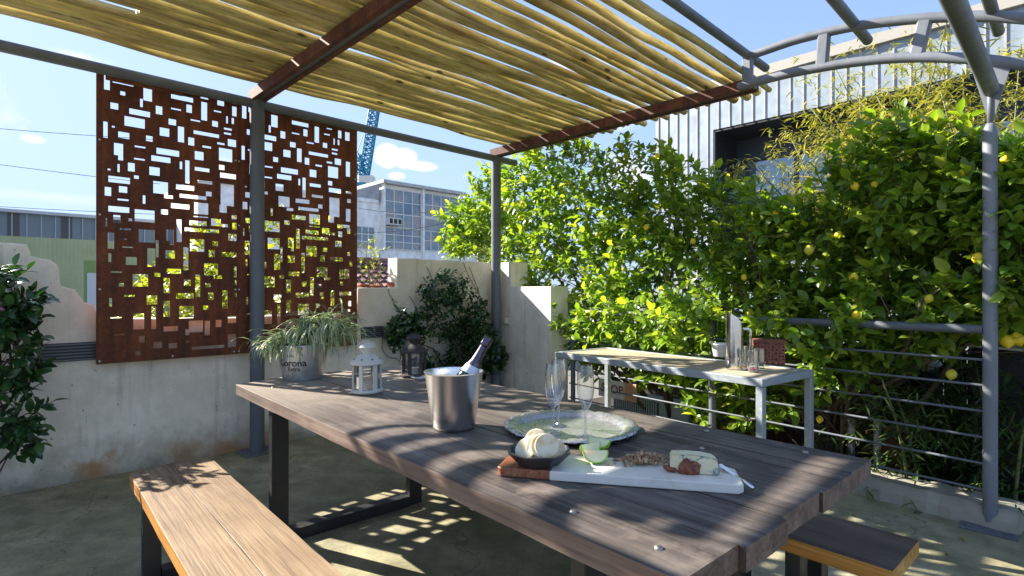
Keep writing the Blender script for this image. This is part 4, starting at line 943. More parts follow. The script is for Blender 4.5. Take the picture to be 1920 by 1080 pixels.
def branches(b, root, tips, r0, seedv, js=1.0):
    random.seed(seedv)
    for tpt in tips:
        m_ = root.lerp(tpt, .45) + Vector([random.gauss(0, .12) for _ in range(3)]); q = [root, root.lerp(m_, .5) + Vector([random.gauss(0, .04) for _ in range(3)]), m_, m_.lerp(tpt, .5) + Vector([random.gauss(0, .08) for _ in range(3)]), tpt]
        b.tube(q, [r0, r0 * .8, r0 * .6, r0 * .4, r0 * .15], 7)
        for k in range(5):
            s_ = q[random.randint(1, 3)]; e = s_ + Vector([random.gauss(0, .32), random.gauss(0, .25), random.uniform(.0, .5)]) * js; b.tube([s_, s_.lerp(e, .5) + Vector([random.gauss(0, .04) for _ in range(3)]), e], [r0 * .35, r0 * .22, r0 * .08], 5)
lemon_m = mat('lemon_peel', (.78, .55, .02), .38); nl = N(lemon_m); e = nl.noise(nl.coords(), 90, 2, .5); nl.bump(e, .3, .002); oi = nl.n('ShaderNodeObjectInfo')
nl.col(nl.ramp(oi.outputs['Random'], [(.0, (.80, .56, .02)), (.6, (.78, .55, .02)), (.8, (.60, .56, .05)), (1, (.36, .46, .05))]))
lemon_me = None
def lemontree(x0, x1, ns, seedv, lab, lemons, trunk_u, tipsn, over=()):
    cs, os_ = railtree(x0, x1, ns, seedv); root = R(trunk_u, .55, -.45)
    t = thing('lemon_tree', lab, 'lemon tree', root, 0, 'lemon trees along the railing')
    for (xa, xb, ya, yb, nn2, da, db) in over:
        for k in range(nn2):
            px, py = random.uniform(xa, xb), random.uniform(ya, yb); d = random.uniform(da, db); u, z = on_rail(px, py, d); cs.append(R(u, d, z)); os_.append(Vector((-RN.x, -RN.y, .1)))
    P, D, U, Rn, tw = sprays(cs, os_, (7, 12), .15, 1.0, .25); n1 = len(P); Ls = rng.uniform(.062, .118, n1)
    leaves('foliage', P, D, U, Ls, Ls * rng.uniform(.46, .56, n1), Rn, lemon_leaf, t, .22, .3)
    b = MB()
    for a, c in tw: b.tube([a, c], [.004, .002], 4, False)
    b.build('twigs', m_bark('green_twig', (.10, .12, .04)) if 'green_twig' not in bpy.data.materials else bpy.data.materials['green_twig'], t)
    b = MB(); q = [root, root + Vector((.03, .02, .35)), root + Vector((-.03, .03, .75)), root + Vector((.02, -.02, 1.05))]; b.tube(q, [.06, .05, .045, .035], 10, wob=.08); b.build('trunk', MT['bark'], t, True)
    random.seed(seedv + 5); b = MB(); tips = random.sample(cs, tipsn); branches(b, q[1], tips[:tipsn // 2], .028, seedv); branches(b, q[2], tips[tipsn // 2:], .024, seedv + 1); b.build('branches', MT['bark'], t, True)
    global lemon_me
    for px, py, d, r in lemons:
        u, z = on_rail(px, py, d); c = R(u, d, z)
        if lemon_me is None:
            o = MB().lathe([(0, -1.25), (.12, -1.18), (.3, -1.0), (.7, -.72), (.95, -.3), (1.0, 0), (.93, .35), (.68, .75), (.3, 1.0), (.1, 1.12), (0, 1.15)], (0, 0, 0), 18).build('lemon', lemon_m, None, True); lemon_me = o.data
        else: o = bpy.data.objects.new('lemon', lemon_me); COL.objects.link(o)
        o.parent = t; o.location = wm(t).inverted() @ c; r *= .82; o.scale = (r, r, r * 1.05); o.rotation_euler = (random.uniform(-.6, .6), random.uniform(-.5, .5), random.uniform(0, 3))
lemontree(862, 1330, 1500, 11, 'leafy lemon tree beyond the railing at the left end of the side table', [(1212, 426, .05, .032), (1040, 621, -.02, .034), (1052, 614, .0, .032), (1232, 293, .1, .03), (1240, 594, .05, .026), (1068, 345, .1, .03), (980, 380, .1, .03), (1190, 322, .1, .028), (975, 408, .1, .028), (1136, 592, .06, .026), (948, 392, .1, .028), (1300, 452, .06, .028), (1120, 440, .08, .026), (1255, 620, .03, .026), (1170, 505, .08, .026)], 2.5, 14, [(1005, 1080, 585, 640, 9, -.12, .0), (1080, 1180, 560, 650, 26, -.2, .1), (1180, 1335, 560, 668, 44, -.3, .1), (1310, 1420, 690, 770, 16, .05, .3), (1085, 1120, 690, 740, 4, .1, .3), (1195, 1320, 690, 735, 9, .1, .35)])
lemontree(1330, 2080, 1850, 23, 'large lemon tree full of fruit behind the right half of the railing', [(1603, 349, .05, .031), (1517, 469, .02, .038), (1572, 441, .08, .03), (1600, 521, .0, .036), (1605, 592, -.03, .034), (1833, 483, .0, .034), (1888, 640, .1, .042), (1908, 636, .12, .042), (1545, 710, .0, .032), (1403, 590, .03, .028), (1640, 345, .1, .027), (1784, 702, .1, .034), (1537, 786, .05, .028), (1550, 672, .05, .03), (1885, 300, .1, .03), (1804, 325, .08, .028), (1690, 425, .1, .028), (1455, 400, .08, .028), (1395, 520, .06, .028), (1742, 560, .06, .03), (1470, 560, .06, .026), (1335, 470, .08, .026)], 1.1, 22, [(1335, 1500, 560, 640, 30, -.1, .15), (1500, 1570, 620, 760, 22, -.1, .15), (1570, 1640, 540, 640, 12, -.05, .1)])
# loose spray hanging over the left end of the railing
# bamboo : arching canes with narrow leaves
def bamboo(name_lab, cen, n_canes, z0, hgt, spread, nleaf, m_, seedv, L=(.05, .11), zmin=0.2, lean=Vector((0, 0, 0))):
    random.seed(seedv); t = thing('bamboo', name_lab, 'bamboo', cen + Vector((0, 0, z0)), 0, 'bamboo clumps')
    b = MB(); P, D, U, Rn = [], [], [], []
    for i in range(n_canes):
        base = cen + Vector((random.gauss(0, spread), random.gauss(0, spread), z0)); ln = Vector((random.gauss(0, .3), random.gauss(0, .3), 0)) + lean; h = hgt * random.uniform(.7, 1.05); q = []
        for k in range(9):
            s_ = k / 8; q.append(base + Vector((0, 0, h * s_ * (1 - .12 * s_))) + ln * (s_ ** 2.2) * h * .35)
        b.tube(q, [.012 * (1 - .8 * k / 8) + .002 for k in range(9)], 6)
        for k in range(nleaf):
            s_ = random.uniform(zmin, 1.0); j = min(7, int(s_ * 8)); c = q[j].lerp(q[j + 1], s_ * 8 - j); off = Vector((random.gauss(0, .16), random.gauss(0, .16), random.gauss(0, .06))); c2 = c + off
            for m2 in range(random.randint(3, 6)):
                a = random.uniform(0, 6.28); P.append(c2 + Vector([random.gauss(0, .02) for _ in range(3)])); D.append(Vector((math.cos(a), math.sin(a), random.uniform(-1.0, .15)))); U.append(Vector((random.gauss(0, .3), random.gauss(0, .3), 1))); Rn.append(random.random())
    n1 = len(P); Ls = rng.uniform(L[0], L[1], n1)
    leaves('foliage', P, D, U, Ls, Ls * .12 + .002, Rn, m_, t, .15, .3); b.build('canes', mat('bamboo_cane', (.12, .13, .04), .5) if 'bamboo_cane' not in bpy.data.materials else bpy.data.materials['bamboo_cane'], t, True)
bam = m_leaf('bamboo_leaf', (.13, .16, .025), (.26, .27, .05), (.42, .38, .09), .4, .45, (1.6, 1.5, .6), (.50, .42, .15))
bamd = m_leaf('shaded_bamboo_leaf', (.02, .045, .010), (.045, .09, .018), (.09, .14, .03), .3, .45, (1.9, 1.9, .5))  # darker copy of the bamboo leaf, with the shade put into its colour
q = R(.45, 1.75); bamboo('tall yellow-green bamboo arching over the lemon tree behind the front post', q, 24, -.45, 4.3, .36, 190, bam, 41, zmin=.5, lean=Vector((-.25, 0, 0)))
q = R(1.0, 1.9); bamboo('yellow bamboo left of the front post rising above the lemon tree', q, 16, -.45, 3.75, .3, 190, bam, 44, zmin=.62, lean=Vector((-.45, -.1, 0)))
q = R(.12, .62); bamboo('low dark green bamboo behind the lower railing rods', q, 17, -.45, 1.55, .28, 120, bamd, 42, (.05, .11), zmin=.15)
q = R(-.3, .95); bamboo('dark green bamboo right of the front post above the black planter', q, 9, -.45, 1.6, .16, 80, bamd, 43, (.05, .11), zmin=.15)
# climbing shrub on the back wall
ivy = m_leaf('glossy_dark_leaf', (.010, .036, .014), (.022, .068, .024), (.06, .12, .03), .14, .2, (1.6, 2.0, .5), (.20, .26, .04))
cam_l = m_leaf('camellia_leaf', (.014, .045, .014), (.03, .085, .026), (.08, .15, .04), .16, .24, (1.6, 2.0, .5), (.10, .17, .035))
random.seed(5); cs, os_ = [], []
lumps = [(835, 545, 48, 30), (850, 590, 62, 45), (800, 640, 70, 50), (870, 660, 55, 55), (760, 610, 30, 22), (885, 610, 32, 45), (925, 670, 24, 26), (745, 625, 20, 22), (840, 700, 70, 25), (905, 640, 28, 40)]
while len(cs) < 560:
    px0, py0, rx, ry = random.choice(lumps); a = random.uniform(0, 6.28); rr = math.sqrt(random.random()); px, py = px0 + rx * rr * math.cos(a), py0 + ry * rr * math.sin(a)
    d = random.random(); pp = -.10 + .42 * d * (1 - .5 * rr); al_, z = on_wall(px, py, pp); cs.append(W(al_, pp, z)); os_.append(DN * .8 + Vector((0, 0, .2)))
root = W(al_of(850, -.05), -.02, 0); t = thing('climbing_shrub', 'dark glossy leaved shrub climbing the wall behind the lanterns', 'shrub', root)
P, D, U, Rn, tw = sprays(cs, os_, (6, 10), .09, 1.0, .2); n1 = len(P); Ls = rng.uniform(.042, .072, n1); leaves('foliage', P, D, U, Ls, Ls * .5, Rn, ivy, t, .2, .3)
b = MB(); branches(b, root + Vector((0, 0, .35)), random.sample(cs, 12), .012, 6, .35); b.tube([root, root + Vector((.02, 0, .2)), root + Vector((0, 0, .4))], .02, 8); b.build('stems', MT['bark_gap'], t, True)
b = MB()
for pts in (((800, 500), (812, 530), (806, 565), (820, 600)), ((868, 490), (880, 520), (900, 555), (915, 590)), ((880, 500), (895, 540), (905, 580)), ((735, 560), (742, 575), (760, 590), (775, 605)), ((720, 630), (716, 650), (726, 668), (745, 672)), ((728, 540), (732, 555), (745, 568)), ((768, 555), (780, 575), (785, 595)), ((860, 520), (850, 545), (840, 560))):
    q = []
    for px, py in pts:
        a_, z = on_wall(px, py, -.135); q.append(W(a_, -.135, z))
    b.tube(smooth(q, 4), .004, 5)
b.build('vines', mat('dry_vine', (.3, .24, .15), .8), t, True)
# big bush at the far left
random.seed(9); cs, os_ = [], []
lumps = [(-5, 560, 40, 50), (25, 590, 40, 30), (10, 620, 50, 60), (30, 690, 42, 45), (25, 760, 42, 50), (40, 820, 30, 28), (-60, 620, 60, 110), (-80, 760, 80, 110), (45, 640, 26, 30), (45, 580, 20, 14), (-5, 520, 16, 24), (-60, 520, 40, 40)]
while len(cs) < 150:
    px0, py0, rx, ry = random.choice(lumps); a = random.uniform(0, 6.28); rr = math.sqrt(random.random()); px, py = px0 + rx * rr * math.cos(a), py0 + ry * rr * math.sin(a)
    pp = .02 + .42 * random.random() * (1 - .4 * rr); al_, z = on_wall(px, py, pp); cs.append(W(al_, pp, z)); os_.append(DN * .7 + Vector((.2, 0, .15)))
root = W(-1.75, .15, 0); t = thing('camellia_bush', 'dark green camellia bush with pink buds against the wall at the far left', 'bush', root)
P, D, U, Rn, tw = sprays(cs, os_, (6, 10), .13, 1.0, .25); n1 = len(P); Ls = rng.uniform(.055, .10, n1); leaves('foliage', P, D, U, Ls, Ls * .47, Rn, cam_l, t, .18, .28)
b = MB()
for a, c in tw: b.tube([a, c], [.003, .0015], 4, False)
branches(b, root + Vector((0, 0, .3)), random.sample(cs, 14), .013, 8, .3); b.tube([root, root + Vector((.0, 0, .4))], .025, 8); b.build('stems', MT['bark_gap'], t)
b = MB(); pk = mat('pink_petal', (.55, .16, .3), .6)
for px, py in ((8, 568), (14, 588), (4, 580)):
    a_, z = on_wall(px, py, .35); b.blob(W(a_, .36, z), .014, (1, 1, 1), 8, .25)
b.build('buds', pk, t)
# tree seen through the screens, citrus-like, yellow green
random.seed(31); cs, os_ = [], []; bl2 = m_leaf('yellow_green_citrus_leaf', (.08, .13, .015), (.20, .25, .03), (.40, .38, .06), .45, .4, (1.9, 1.8, .5), (.5, .42, .08))
from mathutils import noise as mn
while len(cs) < 640:
    px, py = random.uniform(225, 660), random.uniform(410, 600); yt = interp([(225, 560), (300, 520), (360, 440), (420, 425), (520, 400), (560, 385), (640, 430), (665, 470)], px)
    if py < yt: continue
    pp = -random.uniform(.9, 2.4); al_, z = on_wall(px, py, pp); c = W(al_, pp, z)
    if mn.noise(c * 2.0) < -.15: continue
    cs.append(c); os_.append(Vector((0, -.3, .5)))
root = W(.4, -1.7, -3); t = thing('citrus_tree', 'sunlit yellow-green citrus tree seen through the holes of the rusty screens', 'tree', root)
P, D, U, Rn, tw = sprays(cs, os_, (6, 9), .14, 1.0, .3); n1 = len(P); Ls = rng.uniform(.06, .10, n1); leaves('foliage', P, D, U, Ls, Ls * .5, Rn, bl2, t)
b = MB(); top_ = W(.4, -1.7, .9); b.tube([root, root.lerp(top_, .5) + Vector((.1, 0, 0)), top_], [.1, .08, .05], 9); b.build('trunk', MT['bark'], t, True)
b = MB(); branches(b, top_, random.sample(cs, 14), .03, 3); b.build('branches', MT['bark'], t, True)
# thin sapling right of the screen
random.seed(77); cs = []; 
for px, py in ((685, 460), (700, 450), (712, 470), (690, 490), (700, 505), (680, 520), (705, 530), (695, 475), (676, 500), (715, 500), (690, 515), (708, 485), (200, 505), (196, 535)):
    pp = -1.6 + random.uniform(-.2, .2); al_, z = on_wall(px, py, pp); cs.append(W(al_, pp, z))
root = W(al_of(695, -1.6), -1.6, -3); t = thing('sapling', 'thin yellow-green sapling in front of the tiled roof', 'sapling', root)
P, D, U, Rn, tw = sprays(cs[:12], [Vector((0, 0, .5))] * 12, (6, 10), .16, 1.2, .3); n1 = len(P); leaves('foliage', P, D, U, rng.uniform(.04, .07, n1), .025, Rn, bl2, t)
b = MB(); 
for c in cs[:12]: b.tube([root + Vector((0, 0, 3.4)), (root + Vector((0, 0, 3.4))).lerp(c, .5) + Vector((.05, 0, .02)), c], [.01, .007, .003], 5)
b.tube([root, root + Vector((0, 0, 3.4))], [.03, .012], 6); b.build('stems', MT['bark'], t)
# ------------------------------------------------------------------ things beyond the railing
def railpos(px, py, d): u, z = on_rail(px, py, d); return u, z
u0, z0 = on_rail(1128, 750, .14); u1, z1 = on_rail(1188, 712, .14); zc = (z0 + z1) / 2; uc = (u0 + u1) / 2
t = thing('stop_sign', 'weathered white board reading STOP with an orange stained end, hung behind the railing', 'sign', R(uc, .14, zc), math.atan2(-RU.y, -RU.x))
sw, shh = abs(u1 - u0) + .08, .175
sm = mat('weathered_sign_paint', (.6, .55, .48), .7); ns = N(sm); xyz_ = ns.sep(ns.coords()); q = ns.noise(ns.coords(), 12, 5, .7)
ns.col(ns.mix(ns.ramp(ns.math('ADD', xyz_[0], ns.math('MULTIPLY', q, .05)), [(.10, 0.0), (.14, 1.0)]), ns.ramp(q, [(.35, (.42, .36, .28)), (.55, (.62, .56, .48))]), (.50, .24, .13)))
MB().cbox((0, 0, 0), (sw, .016, shh), .006).build('board', sm, t, world=False)
disc_text('STOP', .12, lambda x, y, z: t.location + (-RU) * (x - .06) + Vector((0, 0, y)) - RN * (.0095 + z), MT['lred'], t, 'lettering', .001)
# white slatted unit
u0, z0 = on_rail(1150, 790, .5); u1, z1 = on_rail(1236, 752, .5); u2, _ = on_rail(1290, 770, .5)
t = thing('slatted_unit', 'white slatted metal cabinet on the ground below the STOP board', 'cabinet', R((u0 + u2) / 2, .5, -.45), math.atan2(-RU.y, -RU.x))
Lw = abs(u2 - u0); zt = z1 + .45
MB().cbox((0, .12, zt / 2), (Lw, .22, zt), .01).build('body', mat('white_cabinet', (.55, .55, .5), .6), t, world=False)
b = MB(); ks = 20
for i in range(ks): b.box((-Lw / 2 + .02 + (Lw * .62) * i / ks, -.002, zt - .12), (.011, .02, .2))
b.build('slats', mat('slat_white', (.6, .6, .56), .5), t, world=False); MB().box((-Lw / 2 + Lw * .31 + .01, .006, zt - .12), (Lw * .62, .008, .2)).build('grille_back', mat('grille_dark', (.05, .05, .05), .8), t, world=False)
# timber fence added deeper in, coloured dark to stand for the shade there
t = thing('dark_backing_fence', 'dark brown timber fence added behind the lemon trees to darken the gaps', 'fence', R(1.5, 1.5, -.45), math.atan2(-RU.y, -RU.x)); tf = m_wood('dark_backing_board', (.012, .008, .005), (.035, .02, .012), (.07, .04, .022), 'z', .7)
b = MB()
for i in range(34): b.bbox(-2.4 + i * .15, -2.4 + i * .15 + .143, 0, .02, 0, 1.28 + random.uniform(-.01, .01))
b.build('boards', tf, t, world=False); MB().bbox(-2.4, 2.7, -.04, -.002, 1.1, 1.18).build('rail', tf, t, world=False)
# white posts, terracotta pots, planter
for px, lab in ((1596, 'thin pale post behind the railing above the curb, left one'), (1645, 'thin pale post behind the railing, right one, streaked dark')):
    u, zt = on_rail(px, 785, .42); MB_ = MB().cbox(R(u, .42, (zt - .45) / 2), (.036, .036, zt + .45), .004, .4); tag(MB_.build('garden_stake', m_paint('flaking_white_stake', (.42, .40, .36), .7, (.06, .05, .04), scale=9, amt=.5)), lab, 'post', 'pale posts behind the railing')
tcm = mat('terracotta', (.30, .10, .035), .8); ntc = N(tcm); q = ntc.noise(ntc.coords(), 14, 5, .65); ntc.col(ntc.ramp(q, [(.3, (.16, .05, .02)), (.6, (.34, .12, .045)), (.75, (.42, .22, .12))]))
def pot(px, py, d, r, h, lab):
    u, z = on_rail(px, py, d); t = thing('terracotta_pot', lab, 'pot', R(u, d, -.45), 0, 'terracotta pots behind the railing'); hh = z + .45
    MB().lathe([(0, 0), (r * .7, 0), (r * .95, hh - .07), (r, hh - .07), (r * 1.04, hh), (r * .95, hh), (r * .9, hh - .06), (0, hh - .08)], (0, 0, 0), 28).build('pot', tcm, t, True, world=False, auto=40)
    MB().lathe([(0, hh - .05), (r * .9, hh - .05)], (0, 0, 0), 20).build('soil', bpy.data.materials['dark_soil'], t, world=False)
pot(1585, 745, .95, .24, .8, 'large terracotta pot in the shade behind the middle of the railing')
pot(1668, 790, .85, .16, .6, 'smaller terracotta pot beside the streaked pale post')
pot(1372, 770, .75, .2, .5, 'terracotta pot behind the legs of the side table')
u, z = on_rail(1895, 657, .55); t = thing('black_planter', 'tall black planter with a pale rim right of the front post', 'planter', R(-.02, .78, -.45), .4); hh = z + .45
MB().cbox((0, 0, hh / 2), (.42, .42, hh), .01).build('box', mat('black_planter_plastic', (.012, .014, .018), .35), t, world=False); MB().cbox((0, 0, hh + .008), (.46, .46, .018), .004).build('rim', MT['wplain'], t, world=False)
u, z = on_rail(1700, 680, 1.0)
for k, (px, lab) in enumerate(((1640, 'pale cloth bundle behind the upper railing rods, left one'), (1722, 'pale cloth bundle behind the upper railing rods, right one'))):
    u, z = on_rail(px, 682, 1.15); t = MB().blob(R(u, 1.15, z), .16, (1.0, .7, .42), 14, .06).build('cushion', mat('pale_cushion', (.6, .58, .55), .8), None, True); tag(t, lab, 'cushion', 'pale cushions beyond the railing')
    MB().box(R(u, 1.15, (z - .07 - .45) / 2 - .0), (.3, .2, z - .07 + .45), rz=.5).build('stand', MT['black'], t, world=True)
# ------------------------------------------------------------------ metal clad building on the right
KQ = 15.0
def FB(p, z, off=0.0): return W(KQ - 1.617 + off, p, z)
def p_of(px, off=0.0): r = (px - 960) / F; Y = (KQ + off) / (.716 * r + .698); return Y * (.698 * r - .716) + 4.6
pL = p_of(1229); pO = p_of(1337); pR = 9.0
BLD = thing('metal_clad_building', 'large pale metal clad building with a deep dark window recess behind the lemon trees', 'building', FB(pO, -3), math.atan2(DN.y, DN.x))
clad = m_paint('pale_metal_cladding', (.30, .355, .41), .45, None, .2, scale=3); 
def fbox(name, p0, p1, z0, z1, o0, o1, m_, par=BLD):
    b = MB(); vs = [FB(p, z, o) for z in (z0, z1) for p in (p0, p1) for o in (o0, o1)]; b.add(vs, [(0, 1, 3, 2), (4, 6, 7, 5), (0, 4, 5, 1), (2, 3, 7, 6), (0, 2, 6, 4), (1, 5, 7, 3)]); return b.build(name, m_, par)
fbox('fascia', pL, pR, 5.87, 7.0, 0, 1.0, clad); fbox('corner_wall', pL, pO, -3, 5.868, 0, 6, clad); fbox('roof', pL - .1, pR, 7.002, 7.25, -.12, 9, mat('roof_cap', (.42, .39, .34), .5)); fbox('base_wall', pO + .002, pR, -3, 2.2, .02, 6, clad)
b = MB(); k = pL + .1
while k < pR:
    zb = 5.86 if k > pO else -2.9
    for vs_ in ([FB(k + a, z, o) for z in (zb, 6.99) for a in (-.017, .017) for o in (-.022, -.001)],): b.add(vs_, [(0, 1, 3, 2), (4, 6, 7, 5), (0, 4, 5, 1), (2, 3, 7, 6), (0, 2, 6, 4), (1, 5, 7, 3)])
    k += .318
b.build('standing_seams', m_paint('seam_sun_highlight', (.46, .43, .38), .45), BLD)  # sun catching the rib sides is put into their cream colour
dk = mat('dark_recess_panel', (.035, .05, .07), .5); fbox('recess_soffit', pO, pR, 5.8, 5.866, .02, 1.4, mat('soffit', (.02, .022, .026), .6)); fbox('recess_end', pO + .001, pO + .05, 2.2, 5.8, .01, 1.4, bpy.data.materials['soffit']); fbox('recess_back', pO, pR, 5.17, 5.8, 1.4, 1.5, dk)
fbox('recess_panel', pO, pR, 2.2, 4.0, 1.42, 1.5, dk)
gl = mat('sky_reflecting_glass', (.25, .32, .36), .04, .6); glw = fbox('window', pO, pR, 4.0, 5.165, 1.44, 1.5, gl)
b = MB(); pp = pO
for off_ in [0, 1.35, 2.7, 4.05, 5.4, 6.75, 8.1, 9.4, 10.8, 12]:
    q = pO + .35 + off_
    if q < pR: fbox('mullion', q, q + .09, 4.03, 5.10, 1.36, 1.439, dk, BLD)
fbox('window_head', pO, pR, 5.11, 5.23, 1.33, 1.355, dk)
# ------------------------------------------------------------------ white building
wh = m_paint('white_render', (.90, .89, .86), .7, None); WY = 40.0; WP = PY(720, 337, WY); W0 = Vector((WP.x, WP.y, -3)); wl = 7.4
wang = math.atan2(D1.y, D1.x); BW = thing('white_office_building', 'white two-storey office block with large grid windows beyond the wall', 'building', W0, wang)
topz = WP.z + 3
def lx(px): r = (px - 960) / F; return (r * W0.y - W0.x) / (D1.x - r * D1.y)
def lz(px, py): Y = W0.y + D1.y * lx(px); return H + (HY - py) / F * Y + 3
MB().bbox(.01, lx(868), .3, 9, 0, topz - .25).build('wall', wh, BW, world=False)
MB().bbox(-.15, lx(868) + .15, -.2, 9.1, topz - .24, topz).build('roof', m_paint('grey_parapet', (.5, .5, .48), .7), BW, world=False)
for a_, b_ in ((0, lx(723)), (lx(793), lx(796.5)), (lx(862), lx(868))): MB().bbox(a_, b_, 0, .298, 0, topz - .26).build('pilaster', wh, BW, world=False)
glb = mat('office_glass', (.13, .20, .24), .08, .2); nb_ = N(glb); v_ = nb_.coords(); q = nb_.noise(v_, .9, 3, .6, .8); nb_.col(nb_.ramp(q, [(.35, (.14, .20, .25)), (.5, (.24, .28, .31)), (.66, (.36, .29, .24))]))
grd = mat('window_grid_paint', (.72, .72, .68), .5); panel = m_paint('grey_spandrel', (.34, .35, .36), .6)
def gridwin(x0p, x1p, ytop, ybot, cols, rows, par, y=.26):
    a_, b_ = lx(x0p), lx(x1p); zt_, zb_ = lz((x0p + x1p) / 2, ytop), lz((x0p + x1p) / 2, ybot); w_ = MB().bbox(a_, b_, y, y + .03, zb_, zt_).build('window', glb, par, world=False); b = MB()
    for i in range(cols + 1): x = a_ + (b_ - a_) * i / cols; b.bbox(x - .035, x + .035, y - .05, y - .002, zb_, zt_)
    for j in range(rows + 1):
        z = zb_ + (zt_ - zb_) * j / rows
        for i in range(cols): b.bbox(a_ + (b_ - a_) * i / cols + .036, a_ + (b_ - a_) * (i + 1) / cols - .036, y - .045, y - .003, z - .03, z + .03)
    b.build('window_frame', grd, w_, world=False)
gridwin(724, 792.5, 357, 402, 4, 2, BW); gridwin(797, 861, 366, 408, 4, 2, BW); gridwin(724, 792.5, 428, 468, 4, 3, BW); gridwin(797, 838, 434, 470, 3, 2, BW)
MB().bbox(lx(724), lx(861), .24, .29, lz(790, 430), lz(790, 408)).build('spandrel', panel, BW, world=False)
gridwin(724, 792.5, 402.5, 427, 4, 1, BW, .2)
acm = mat('ac_white', (.6, .6, .56), .6)
for x0, x1, y0 in ((723, 748, 410), (835, 850, 424), (852, 871, 425)):
    c = ((lx(x0) + lx(x1)) / 2, -.15, lz((x0 + x1) / 2, y0 + 6)); w_ = MB().box(c, (lx(x1) - lx(x0), .6, .52)).build('air_conditioner', acm, BW, world=False)
    b = MB()
    for i in range(3): b.box((c[0] + (i - 1) * (lx(x1) - lx(x0)) / 3.1, -.46, c[2]), ((lx(x1) - lx(x0)) / 4.6, .02, .34))
    b.build('grille', MT['ink'], w_, world=False)
zw = lz(700, 371); MB().bbox(-12, -.002, .6, 9, 0, zw - .25).build('wing', wh, BW, world=False); MB().bbox(-12, -.16, .45, 9.1, zw - .248, zw).build('wing_roof', wh, BW, world=False)
MB().add([(-3.2, 1.2, zw), (-.2, .31, zw), (-.2, .31, topz - .3), (-3.2, 6, zw), (-.2, 6, zw), (-.2, 6, topz - .3)], [(0, 1, 2), (3, 5, 4), (0, 2, 5, 3), (0, 3, 4, 1), (1, 4, 5, 2)]).build('stair_roof', panel, BW, world=False)
gridwin(673, 709, 424, 466, 3, 3, BW, .55)
zr = lz(890, 412); MB().bbox(lx(868) + .2, lx(868) + 5, .6, 9, 0, zr).build('annex', wh, BW, world=False); gridwin(873, 896, 441, 478, 3, 2, BW, .56)
# green industrial shed on the left
sh0 = Vector(((0 - 960) / F * 30, 30, -3)); SH = thing('green_shed', 'long pale green industrial shed with a strip of grey windows at the far left', 'building', sh0, wang)
def sx(px): r = (px - 960) / F; return (r * sh0.y - sh0.x) / (D1.x - r * D1.y)
grn = mat('green_metal_sheet', (.34, .38, .20), .6); ng = N(grn); wv = ng.n('ShaderNodeTexWave'); wv.wave_type = 'BANDS'; wv.bands_direction = 'X'; wv.inputs['Scale'].default_value = 1.6; ng.l(ng.coords(), wv.inputs['Vector']); ng.bump(wv.outputs['Fac'], .5, .03); ng.col(ng.ramp(ng.noise(ng.coords(), .7, 4, .6), [(.3, (.29, .33, .17)), (.7, (.38, .42, .24))]))
zt = 5.73 + 3; MB().bbox(-14, sx(352), 0, 14, 0, 7.32).build('wall', grn, SH, world=False)
MB().bbox(-14, sx(352), .1, 14, 7.321, zt - .12).build('window_strip', mat('grey_strip_glass', (.13, .17, .2), .3), SH, world=False); MB().bbox(-14.2, sx(352) + .1, -.25, 14, zt - .119, zt + .06).build('roof', mat('shed_gutter', (.42, .45, .48), .5), SH, world=False)
b = MB(); x = -13.8
while x < sx(350): b.bbox(x, x + .05, .03, .098, 7.33, zt - .13); x += .62
b.build('window_bars', mat('strip_bar', (.33, .38, .42), .5), SH, world=False)
for px in (14, 115, 215): MB().bbox(sx(px), sx(px) + .5, .06, .099, 7.33, zt - .13).build('dark_pane', bpy.data.materials.get('dark_pane') or mat('dark_pane', (.045, .045, .05), .4), SH, world=False)
zd = 3 + 3.1; MB().bbox(sx(159), sx(188), -.04, -.002, 0, zd).build('door_frame', mat('door_green', (.18, .27, .08), .6), SH, world=False); MB().bbox(sx(163), sx(186), -.08, -.042, 0, zd - .75).build('door', mat('door_pale', (.5, .55, .58), .5), SH, world=False)
# tiled roof just over the wall
r0_ = PY(672, 540, 9.5); th = thing('tiled_roof_shed', 'low outbuilding with a purplish clay tiled roof just behind the wall', 'outbuilding', Vector((r0_.x - 1.2, r0_.y, -3)), wang)
tm = mat('clay_tiles', (.20, .08, .09), .6); ntm = N(tm); q = ntm.noise(ntm.coords(), 3, 5, .6); ntm.col(ntm.ramp(q, [(.3, (.10, .04, .06)), (.5, (.22, .09, .10)), (.7, (.36, .18, .14))]))
b = MB(); nx_, ny_ = 34, 9; LXr = 6.8
zb0, zt0 = 3 + 1.05, 3 + 1.93; Lr = 1.7
for j in range(ny_):
    for i in range(nx_):
        x = LXr * i / nx_; y = Lr * j / ny_; z = zb0 + (zt0 - zb0) * j / ny_; wx = LXr / nx_; q = []
        for k in range(5):
            a = math.pi * k / 4; q += [(x + wx * (k / 4), y - .02, z + .035 + .05 * math.sin(a)), (x + wx * (k / 4), y + Lr / ny_ + .02, z + (zt0 - zb0) / ny_ + .02 + .04 * math.sin(a))]
        b.add(q, [(2 * k, 2 * k + 2, 2 * k + 3, 2 * k + 1) for k in range(4)])
b.build('roof', tm, th, world=False); MB().add([(0, 0, 0), (LXr, 0, 0), (LXr, 0, zb0), (0, 0, zb0), (0, Lr, 0), (LXr, Lr, 0), (LXr, Lr, zt0), (0, Lr, zt0)], [(0, 1, 2, 3), (4, 7, 6, 5), (0, 3, 7, 4), (1, 5, 6, 2), (3, 2, 6, 7)]).build('wall', wh, th, world=False)
MB().tube([(0, Lr, zt0 + .06), (LXr, Lr, zt0 + .06)], .07, 10).build('ridge', tm, th, True, world=False)
